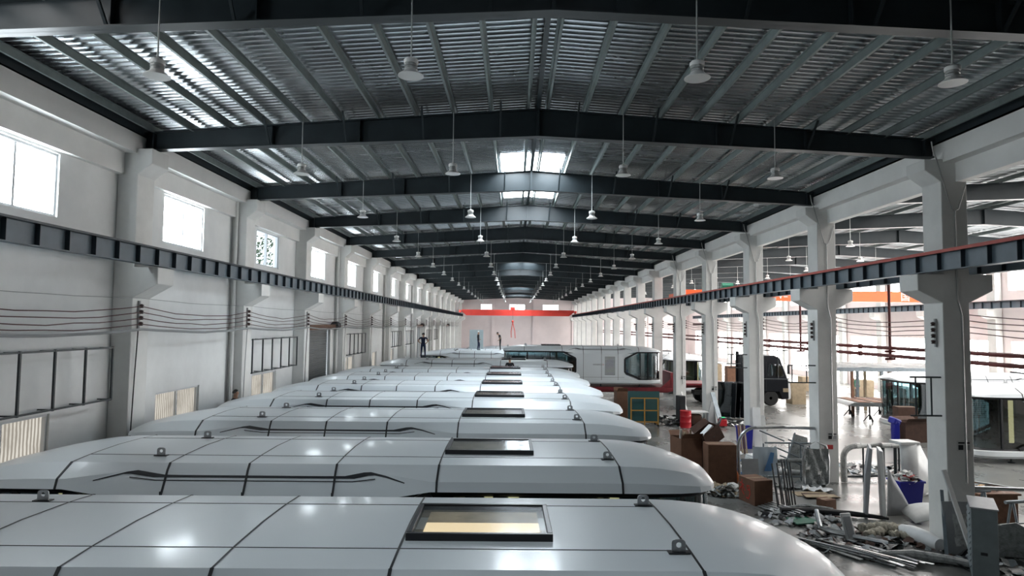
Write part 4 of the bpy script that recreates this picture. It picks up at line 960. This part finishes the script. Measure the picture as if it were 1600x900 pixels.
# leaning panels, moulded wing panel and curved panel
b = MB(); b.prism([(-.06,0),(.02,0),(.17,1.95),(.09,1.98),(-.02,1.2)], -.42, .42); b.obj('sandwich_board', 'greypanel', label='grey-green slab panel standing on edge before the blue bin', cat='panel', loc=(10.15,18.75,0), rz=-.45, bevel=.01)
b = MB(); b.prism([(-.05,0),(.05,0),(.0,1.9),(-.10,1.92)], -.38, .38); b.obj('sandwich_board', 'white', label='white slab panel standing on edge next to the blue bin', cat='panel', loc=(10.55,18.6,0), rz=-.42, bevel=.012)
t = thing('moulded_fairing', 'large pale moulded wing panel standing behind the blue bin', 'panel', (12.95, 20.95, 0), .12)
b = MB(); b.grid([[(-.62,-.15,1.72),(-.1,-.2,1.7),(.05,-.15,1.68),(.45,.0,1.1),(.75,.1,.25),(.8,.12,0)],[(-.62,-.2,1.0),(-.12,-.25,.95),(.0,-.18,.9),(.35,-.05,.6),(.7,.1,.15),(.78,.12,0)],[(-.6,-.22,.4),(-.2,-.25,.3),(-.02,-.2,.25),(.3,-.05,.2),(.68,.1,.06),(.76,.12,0)],[(-.58,-.22,0),(-.2,-.25,0),(0,-.2,0),(.3,-.05,0),(.66,.1,0),(.75,.12,0)]], smooth=True)
o = b.obj('front_skin', 'offwhite', t, sharp=30); sm = o.modifiers.new('thick', 'SOLIDIFY'); sm.thickness = .06
b = MB(); b.box(-.64,.04,-.2,.35,1.64,1.74); b.obj('top_ledge', 'offwhite', t, bevel=.02)
b = MB(); b.tube([(.3,.1,1.5),(.5,.2,1.2),(.6,.2,.3)], .035, 6); b.obj('side_strap', 'steel_dark', t)
b = MB(); b.grid([[(-.75+.15*k, -.5+.25*j, .03+.36*math.sin(PI*(k+.6)/11)*math.sin(PI*(j+.8)/6)+.12*(j==4)) for k in range(11)] for j in range(5)])
o = b.obj('shell_fairing', 'offwhite', label='low curved white shell panel on the floor in front of the blue bin', cat='panel', loc=(11.85,18.3,0), rz=-.15); sm = o.modifiers.new('thick','SOLIDIFY'); sm.thickness=.03
b = MB(); b.tube([(0,-.62,.15),(0,-.3,.17),(.02,.2,.17),(.02,.55,.15)], [.15,.19,.19,.14], 16); b.obj('foam_roll', 'white', label='fat white foam roll lying at the foot of the first free-standing column', cat='roll', loc=(10.15,16.35,.02), rz=.2)
# panels, strip and cabinet at the first column
b = MB(); b.cbox((0,0,.62),(.62,.03,1.2),(-.16,0,0)); o = b.obj('film_covered_board', 'greypanel', label='grey panel with torn film leaning on the first free-standing column', cat='panel', loc=(10.62,15.62,0))
b = MB(); b.grid([[(-.2+.08*k,-.14-.1*j*.14+.02*math.sin(k*2.3+j*1.7),.98-.12*j) for k in range(6)] for j in range(7)]); b.obj('torn_film', 'wrap', o)
b = MB(); b.bar((10.62,15.05,.02),(10.42,15.75,1.95),.13,.035); b.obj('leaning_strip', 'offwhite', label='narrow pale strip leaning diagonally on the first free-standing column', cat='strip')
b = MB(); b.bar((10.2,15.4,.02),(10.42,15.85,1.45),.07,.05); b.obj('leaning_batten', 'steel_tube', label='dark batten leaning at the inner corner of the first free-standing column', cat='batten')
t = thing('steel_cabinet', 'grey steel cabinet with louvred side standing before the first free-standing column', 'cabinet', (10.2, 14.2, 0), -.56)
MB().box(-.23,.23,-.55,.55,.04,1.57).obj('cabinet_body', 'cabinet', t, bevel=.012)
MB().box(-.25,.25,-.57,.57,1.57,1.60).obj('top_plate', 'greypanel', t, bevel=.006)
for k in range(10): MB().cbox((-.24,.1,.28+.125*k),(.012,.75,.07),(0,.45,0)).obj('louver_slat', 'cabinet', t)
MB().box(-.08,.04,-.556,-.55,.62,.68).obj('latch', 'black', t); MB().box(-.22,.22,-.5,.5,0,.04).obj('plinth', 'black', t)
# bent profiles, dark pipes, strips, grey case and insulation
b = MB(); b.tube([(8.12,17.45,.48),(8.02,17.1,.28),(7.95,16.88,.20),(8.1,16.65,.17),(8.5,16.35,.16),(9.15,15.95,.13)], .06, 8); b.obj('bent_profile', 'alu', label='bent bluish aluminium profile lying in the debris', cat='profile')
b = MB(); b.tube([(7.7,18.75,.10),(8.6,18.7,.11),(9.6,18.55,.10),(10.5,18.25,.06)], [.09,.1,.08,.05], 10); b.obj('black_pipe', 'black', label='long black wrapped pipe lying across the floor before the slab panels', cat='pipe')
b = MB(); b.tube([(7.9,19.0,.09),(8.6,19.05,.13),(9.3,18.95,.09)], [.06,.10,.05], 10); b.obj('film_roll', 'wrap_grey', label='grey film bundle lying behind the long black pipe', cat='roll')
t = thing('display_case', 'white rectangular case with a grey window propped in the debris', 'case', (8.42, 16.4, .02), .25)
MB().cbox((0,0,.36),(.3,.05,.66),(-.35,0,0)).obj('case_shell', 'white', t, bevel=.03); MB().cbox((0,-.028,.355),(.19,.02,.5),(-.35,0,0)).obj('case_window', 'greypanel', t)
for i, (x, y, L, r, a) in enumerate([(9.65,17.0,1.15,.17,-.1),(9.3,16.75,.8,.13,.5),(9.95,16.55,.7,.12,-.5)]):
    b = MB(); n = 14; b.tube([(-L/2+L*k/n, .04*math.sin(k*1.9), r*.8+.03*math.sin(k*2.7)) for k in range(n+1)], [r*(.55+.4*math.sin(PI*(k+.5)/(n+1)))*random.uniform(.85,1.1) for k in range(n+1)], 12)
    b.obj('insulation_roll', 'fuzzy', label=f'matted fuzzy insulation bundle in the debris, {["the longest","the one nearer the bent profile","the one by the foam roll"][i]} of three', cat='insulation', loc=(x,y,.02), rz=a, sharp=0)
for i in range(14):
    x, y = 7.75+.09*i+random.uniform(-.08,.08), 15.6-.02*i+random.uniform(-.15,.15); L = random.uniform(1.3,2.2); a = -.95+random.uniform(-.14,.14)
    b = MB(); z = .03+.025*(i%4)
    b.bar((x-L/2*math.cos(a), y-L/2*math.sin(a), z),(x+L/2*math.cos(a), y+L/2*math.sin(a), z+random.uniform(0,.05)), random.uniform(.05,.11), .02)
    b.obj('packing_strip', random.choice(['wrap','alu','wrap_grey','greypanel']), label='long film-wrapped strip in the loose bundle on the floor', cat='strip', group='film-wrapped strips on the floor')
b = MB(); b.tube([(8.6,15.35,.08),(9.3,15.2,.12),(10.0,14.95,.1),(10.7,14.5,.06)], [.07,.12,.10,.05], 10); b.obj('long_wrapped_bundle', 'wrap', label='long clear film bundle trailing towards the grey cabinet', cat='bundle')
b = MB(); b.tube([(8.0,17.4,.06),(8.9,16.6,.07),(9.6,15.9,.05)], .05, 8); b.obj('straight_profile', 'wrap_grey', label='straight film-wrapped profile under the white case', cat='profile')
for i in range(5):
    b = MB(); b.bar((7.35+.1*i,19.5,.03+.03*i),(7.75+.12*i,18.4,.04+.03*i),.08,.02); b.obj('metal_strip', 'alu', label='bright metal strip in the fan of strips beside the red-marked carton', cat='strip', group='metal strips beside the red-marked carton')
b = MB(); b.prism([(-.35,-.3),(.4,-.25),(.35,.3),(-.3,.28)], .0, .03, 'Z'); b.obj('green_tray', 'green', label='dark green tray on the floor at the foot of the black rods', cat='tray', loc=(7.95,17.95,.05), rz=.2)
# right edge: crate, sawhorse, rails, loose tubes
t = thing('brown_crate', 'brown wooden crate with tools on top behind the first free-standing column', 'crate', (13.2, 18.1, 0), .05)
MB().box(-.55,.55,-.35,.35,.1,.85).obj('crate_body', 'rust', t, bevel=.02); MB().box(-.6,.6,-.4,.4,.85,.9).obj('crate_lid', 'rust', t)
for x in (-.45,.45):
    for y in (-.28,.28): MB().box(x-.05,x+.05,y-.05,y+.05,0,.1).obj('foot', 'rust', t)
scraps('loose_tools', (13.05,18.1,.92), .4, .22, .1, 28, ['black','steel_tube','yellow','white'], 'small dark tools and fittings lying on the brown crate', .05, .14)
for i in range(2):
    t = thing('tube_sawhorse', f'blue-grey tube trestle behind the grey cabinet, {["near","far"][i]} one of two', 'trestle', (12.75-.6*i, 16.3+.95*i, 0), .2)
    for x in (-.35,.35):
        for s in (-1,1): MB().tube([(x,s*.22,0),(x,s*.03,1.05)], .03, 8).obj('leg', 'steel_tube', t)
    MB().tube([(-.55,0,1.08),(.55,0,1.08)], .045, 8).obj('top_bar', 'steel_tube', t); MB().tube([(-.35,.13,.5),(.35,.13,.5)], .02, 6).obj('stretcher', 'steel_tube', t)
for i, (a, c, r, m) in enumerate([((11.6,17.3,1.17),(13.6,17.1,1.17),.055,'alu'),((12.0,18.4,1.2),(14.4,17.5,.98),.03,'alu'),((11.3,19.6,.06),(14.6,19.3,.06),.05,'steel_tube'),((11.9,20.6,.05),(14.8,21.4,.05),.04,'white')]):
    b = MB(); b.tube([a, c], r, 8)
    b.obj('metal_pipe', m, label=['thick bright pipe resting across the blue-grey trestles','thin bright pipe sloping from the brown crate','grey pipe on the floor beyond the brown crate','white pipe on the floor under the dark-glass cabin'][i], cat='pipe')
b = MB(); b.prism([(-.9,0),(.9,0),(.85,.5),(.2,.85),(-.6,.6)], -.02, .02); b.obj('film_drape', 'wrap_grey', label='grey film draped low behind the grey cabinet', cat='film', loc=(11.6,15.4,0), rz=-.5)
for i in range(6):
    b = MB(); x, y = 11.3+random.uniform(0,1.6), 14.2+random.uniform(0,1.3); b.tube([(x,y,.03),(x+.5,y-.2,.05),(x+1.1,y+.1,.03),(x+1.5,y-.35,.03)], .025, 6)
    b.obj('loose_hose', 'rubber', label='black hose lying loose on the floor behind the grey cabinet', cat='hose', group='loose black hoses behind the cabinet')
# notices fixed to columns
for i, (x, y, z, m) in enumerate([(11.05, fy(2)-.39, 2.5, 'paper'), (11.08, fy(3)-.39, 1.6, 'paper'), (11.1, fy(5)-.39, 1.95, 'paper'), (11.12, fy(6)-.39, 2.0, 'paper')]):
    t = thing('column_notice', f'small notice board on the camera side of the {ORD[(1,2,4,5)[i]-0-1+0]} free-standing column', 'notice', (x, y, z))
    MB().box(-.17,.17,-.008,.0,-.13,.13).obj('board', m, t); MB().box(-.14,.14,-.011,-.008,.05,.09).obj('print_bar', 'black', t); MB().box(-.14,-.02,-.011,-.008,-.1,.02).obj('print_block', 'black', t); MB().box(.02,.14,-.011,-.008,-.1,.02).obj('print_block', 'greypanel', t)
b = MB(); b.box(10.8,11.1,fy(3)-.392,fy(3)-.384,1.15,1.3); b.obj('red_notice', 'redprint', label='red notice strip low on the second free-standing column', cat='notice')
b = MB(); b.box(-4.0,-2.7,0,.06,0,1.8); b.obj('grey_board', 'board_grey', label='upright blue-grey board standing on a deep cabin roof behind a worker', cat='board', loc=(-.25,60.9,3.04))
# tree outside the third window
t = thing('outside_tree', 'leafy dark tree outside the third upper window', 'tree', (-13.2, 32.0, -.2))
MB().tube([(0,0,0),(.05,.1,4),(0,0,7.2),(.1,-.1,9.2)], [.16,.13,.10,.05], 8).obj('trunk', 'bark', t)
b = MB()
for k in range(1000):
    a, rr = random.uniform(0,2*PI), 1.6*math.sqrt(random.random()); z = random.uniform(6.8,9.9); x, y = rr*math.cos(a)*.6, rr*math.sin(a)*1.0
    s = random.uniform(.06,.13); d = Vector((random.uniform(-1,1),random.uniform(-1,1),random.uniform(-1,1))).normalized(); e = d.orthogonal().normalized(); g = d.cross(e)
    b.quad(Vector((x,y,z))-e*s, Vector((x,y,z))-g*s*.5, Vector((x,y,z))+e*s, Vector((x,y,z))+g*s*.5)
b.obj('foliage', 'leaf', t)
b = MB(); b.bar((10.82,28.6,.0),(10.9,29.08,1.75),.34,.03); b.obj('leaning_board', 'white', label='white board leaning on the camera side of the third free-standing column', cat='board')
b = MB(); b.bar((11.15,28.65,.0),(11.18,29.08,1.4),.2,.04); b.obj('leaning_board', 'offwhite', label='narrower pale board leaning beside the white one on the third column', cat='board')
for i in range(4):
    b = MB(); b.bar((9.6+.09*i,27.4,.0),(9.62+.09*i,27.75,1.15),.06,.04); b.obj('wood_batten', ['rust','card_pale','card_dark','card_pale'][i], label='wooden batten standing in the short row behind the tube rack', cat='batten', group='wooden battens behind the tube rack')
for i, (x, y, z, m) in enumerate([(7.95,24.0,0,'blue_pale'),(7.98,24.02,.22,'white'),(7.93,24.0,.44,'blue_pale'),(8.0,24.0,.66,'offwhite')]):
    b = MB(); b.grid([[(-.45+.9*k/8, -.3+.6*j/5, .02+.2*max(0,math.sin(PI*k/8))**.35*max(0,math.sin(PI*j/5))**.35+.012*math.sin(k*2.1+j)) for k in range(9)] for j in range(6)]); b.box(-.42,.42,-.27,.27,0,.06)
    b.obj('packed_bag', m, label=f'{["pale blue","white","pale blue","off-white"][i]} packed bag in the stack beyond the big carton, {["lowest","second","third","topmost"][i]} of four', cat='bag', loc=(x,y,z), rz=.1*i)
b = MB(); b.grid([[(.16*math.cos(a)*r, .14*math.sin(a)*r, z) for a in [2*PI*k/12 for k in range(12)]] for r, z in ((.7,0),(1,.12),(.95,.3),(.6,.42),(.25,.47),(.3,.56))], cyc=True)
b.obj('orange_sack', mat('dull_orange_cloth', (.40,.10,.02), .8), label='small dull orange sack beside the big brown carton', cat='sack', loc=(7.62,22.4,0))
b = MB()
for i in range(5): b.cbox((0,0,.05+.09*i),(1.1-.05*i,.7,.08),(0,0,.05*math.sin(i*2)))
b.obj('foam_stack', 'white', label='stack of white foam sheets on the floor inside the tube rack', cat='foam', loc=(9.55,25.0,0), rz=.2)
b = MB(); b.prism([(-.5,0),(.5,0),(.42,1.35),(-.1,1.5)], -.02, .02); b.obj('grey_offcut', 'wrap_grey', label='tall grey wrapped offcut leaning by the second free-standing column', cat='offcut', loc=(10.3,23.6,0), rz=.15)

b = MB(); b.grid([[(.55*math.sin(k*.2)+.05*j*.2, -.25+.1*k-.02*j, 1.35*(1-k/9.)**1.6*(j/4.)) for k in range(10)] for j in range(5)])
o = b.obj('curved_fairing', 'greypanel', label='dark grey curved fairing standing between the white slab and the blue bin', cat='panel', loc=(10.85,18.9,0.0), rz=-.5); sm = o.modifiers.new('thick','SOLIDIFY'); sm.thickness=.04
# ------------------------------------------------------------------ people
def person(label, loc, rz, pose, top, bottom, skin_arms=True, hair='hair', shoe='black', capm=None):
    """pose: joint name -> (x, y, z); figure faces -Y; one continuous skinned body with clothes coloured by zone."""
    t = thing('person', label, 'person', loc, rz)
    J = dict(pelvis=(0,0,.93), waist=(0,0,1.05), chest=(0,.01,1.28), neck=(0,.01,1.46), chin=(0,-.005,1.52), head=(0,-.01,1.60), crown=(0,-.005,1.67))
    for s, q in ((-1,'r'),(1,'l')):
        J.update({f'hip_{q}':(s*.09,0,.88), f'knee_{q}':(s*.10,-.01,.48), f'ankle_{q}':(s*.10,.02,.09), f'toe_{q}':(s*.11,-.14,.035),
                  f'shoulder_{q}':(s*.185,.01,1.40), f'elbow_{q}':(s*.24,.03,1.12), f'wrist_{q}':(s*.24,-.03,.87), f'palm_{q}':(s*.24,-.05,.80)})
    J.update(pose)
    RAD = dict(pelvis=.145, waist=.125, chest=.15, neck=.058, chin=.072, head=.098, crown=.07)
    for q in 'rl': RAD.update({f'hip_{q}':.095, f'knee_{q}':.062, f'ankle_{q}':.045, f'toe_{q}':.038, f'shoulder_{q}':.068, f'elbow_{q}':.043, f'wrist_{q}':.030, f'palm_{q}':.034})
    E = [('pelvis','waist'),('waist','chest'),('chest','neck'),('neck','chin'),('chin','head'),('head','crown')]
    for q in 'rl': E += [('pelvis',f'hip_{q}'),(f'hip_{q}',f'knee_{q}'),(f'knee_{q}',f'ankle_{q}'),(f'ankle_{q}',f'toe_{q}'),('chest',f'shoulder_{q}'),(f'shoulder_{q}',f'elbow_{q}'),(f'elbow_{q}',f'wrist_{q}'),(f'wrist_{q}',f'palm_{q}')]
    for q in 'rl':                                                   # five fingers on each hand
        w, p = Vector(J[f'wrist_{q}']), Vector(J[f'palm_{q}']); d = (p-w).normalized(); side = d.cross(Vector((0,1,0))); side = side.normalized() if side.length > .1 else Vector((1,0,0)); bend = d.cross(side)
        for i, (o, L) in enumerate(((-.027,.065),(-.009,.078),(.009,.073),(.026,.055))):
            a = p + side*o + d*.03; m_ = a + d*L*.55 + bend*.008; e = m_ + d*L*.4 + bend*.022
            for nm, pt, r in ((f'fa{i}{q}',a,.010),(f'fb{i}{q}',m_,.009),(f'fc{i}{q}',e,.008)): J[nm] = tuple(pt); RAD[nm] = r
            E += [(f'palm_{q}',f'fa{i}{q}'),(f'fa{i}{q}',f'fb{i}{q}'),(f'fb{i}{q}',f'fc{i}{q}')]
        a = p - side*.03 - d*.015; e = a - side*.022 + d*.045
        for nm, pt, r in ((f'ta{q}',a,.012),(f'tb{q}',e,.009)): J[nm] = tuple(pt); RAD[nm] = r
        E += [(f'palm_{q}',f'ta{q}'),(f'ta{q}',f'tb{q}')]
    hd = Vector(J['head']); fw = Vector((0,-1,0)); up = (Vector(J['crown'])-Vector(J['chin'])).normalized(); fw = (fw - up*fw.dot(up)).normalized()
    J['nose'] = tuple(hd + fw*.112 - up*.012); RAD['nose'] = .013; E.append(('head','nose'))
    names = list(J); ix = {n: i for i, n in enumerate(names)}
    me = bpy.data.meshes.new('body_joints'); me.from_pydata([J[n] for n in names], [(ix[a], ix[c]) for a, c in E], [])
    o = bpy.data.objects.new('tmp', me); C.objects.link(o); mo = o.modifiers.new('s', 'SKIN'); 
    for i, n in enumerate(names):
        sv = me.skin_vertices[0].data[i]; sv.radius = (RAD[n], RAD[n]*(.78 if n in ('pelvis','waist','chest') else 1)); sv.use_root = (n == 'pelvis')
    su = o.modifiers.new('u', 'SUBSURF'); su.levels = su.render_levels = 2
    bpy.context.view_layer.update()
    bm_ = bpy.data.meshes.new_from_object(o.evaluated_get(bpy.context.evaluated_depsgraph_get())); bpy.data.objects.remove(o); bm_.name = 'body'
    bm_.materials.clear()
    for m in (top, bottom, 'skin', shoe): bm_.materials.append(M[m])
    def near(c, names_):
        best, bn = 9, None
        for n in names_:
            dd = (Vector(J[n]) - c).length - RAD[n]
            if dd < best: best, bn = dd, n
        return bn
    SEG = []
    for a, c in E: SEG.append((Vector(J[a]), Vector(J[c]), a, c))
    for p in bm_.polygons:
        p.use_smooth = True; c = p.center; best = 9; z = None
        for A, B_, a, n in SEG:
            d = B_-A; tt = max(0, min(1, (c-A).dot(d)/max(d.length_squared, 1e-9))); q = (A+d*tt-c).length - lerp(RAD[a], RAD[n], tt)
            if q < best: best, z, zt = q, (a, n), tt
        a, n = z
        if n[:3] in ('hip','kne','ank'): mi = 1
        elif n[:3] == 'toe': mi = 3
        elif n in ('chin','head','crown','nose') or (n == 'neck' and zt > .72): mi = 2
        elif n[:3] in ('wri','pal') or n[0] in 'ft' and len(n) <= 4: mi = 2 if skin_arms or n[:3] != 'wri' else 0
        elif n[:3] == 'elb': mi = 2 if (skin_arms and zt > .55) else 0
        else: mi = 1 if c.z < J['pelvis'][2]+.04 else 0
        p.material_index = mi
    body = bpy.data.objects.new('body', bm_); C.objects.link(body); body.parent = t
    # hair cap following the head, ears
    b = MB(); rows = []
    side = up.cross(fw)
    for j in range(7):
        ph = j/6*1.75; rr = .112
        rows.append([hd + up*(.022+rr*1.02*math.cos(ph)) - fw*.012 + (side*math.cos(a)*.93 + fw*math.sin(a))*rr*math.sin(ph)*(1 - (.42 if math.sin(a) > .3 and ph > 1.0 else 0)) for a in [2*PI*k/16 for k in range(16)]])
    b.grid(rows, cyc=True); b.obj('hair', capm or hair, t)
    for s in (-1, 1):
        b = MB(); b.cbox(hd + side*s*.098 - up*.012, (.018,.03,.055)); b.obj('ear', 'skin', t, bevel=.008)
    return t
akimbo = {}
for s, q in ((-1,'r'),(1,'l')): akimbo.update({f'elbow_{q}':(s*.36,.10,1.17), f'wrist_{q}':(s*.20,-.0,1.03), f'palm_{q}':(s*.155,-.06,1.0), f'hip_{q}':(s*.095,0,.88), f'knee_{q}':(s*.125,-.0,.48), f'ankle_{q}':(s*.135,.02,.09), f'toe_{q}':(s*.15,-.13,.035)})
person('person in navy shirt and dark jeans, hands on hips, standing on a deep cabin roof', (-6.2, 43.75, 3.02), PI, akimbo, 'navy', 'jeans')
walk = {'knee_l':(.10,-.12,.50),'ankle_l':(.10,-.06,.10),'toe_l':(.10,-.22,.04),'elbow_l':(.27,.05,1.15),'wrist_l':(.22,-.12,1.0),'palm_l':(.20,-.18,.98),'knee_r':(-.08,.02,.48),'ankle_r':(-.08,.10,.09),'toe_r':(-.08,-.05,.035)}
person('person in dark clothes and pale cap walking on a cabin roof before a grey board', (-3.2, 57.2, 3.03), PI/2+.2, walk, 'blackcloth', 'navy', False, capm='cap_white')
bow = {'chest':(0,-.06,1.26),'neck':(0,-.13,1.42),'chin':(0,-.19,1.46),'head':(0,-.24,1.52),'crown':(0,-.26,1.59),'elbow_r':(-.24,.0,1.1),'wrist_r':(-.2,-.12,.95),'palm_r':(-.19,-.17,.91),'shoulder_r':(-.18,-.06,1.37),'shoulder_l':(.18,-.06,1.37),'elbow_l':(.24,.0,1.1),'wrist_l':(.2,-.12,.95),'palm_l':(.19,-.17,.91)}
person('person in black with head bowed, standing at the end of a deep cabin roof', (-1.25, 57.2, 3.03), -PI/2, bow, 'blackcloth', 'blackcloth', True, shoe='white')
person('person in dark top and blue trousers standing far back in the side hall', (26.2, 49.3, 0), .4, {}, 'green', 'jeans', False, capm='hair')
def platform(loc, h, label):
    t = thing('step_platform', label, 'step platform', loc)
    MB().box(-.3,.3,-.3,.3,h-.04,h).obj('tread', 'steel_tube', t); MB().box(-.3,.3,-.3,-.1,h*.5-.03,h*.5).obj('tread', 'steel_tube', t)
    for x in (-.28,.28):
        for y in (-.28,.28): MB().box(x-.02,x+.02,y-.02,y+.02,0,h-.04).obj('leg', 'steel_tube', t)
platform((-.25, 37.4, 0), 1.72, 'steel step platform between the seventh and eighth cabins')
person('person with black hair, head showing behind the seventh cabin hatch', (-.25, 37.4, 1.72), PI, {}, 'blackcloth', 'navy')
platform((-9.5, 22.0, 0), 1.32, 'steel step platform by the window wall beside the fourth cabin')
person('person with black hair and dark top showing beside the window wall by the fourth cabin', (-9.5, 22.0, 1.32), PI/2, {}, 'blackcloth', 'navy')
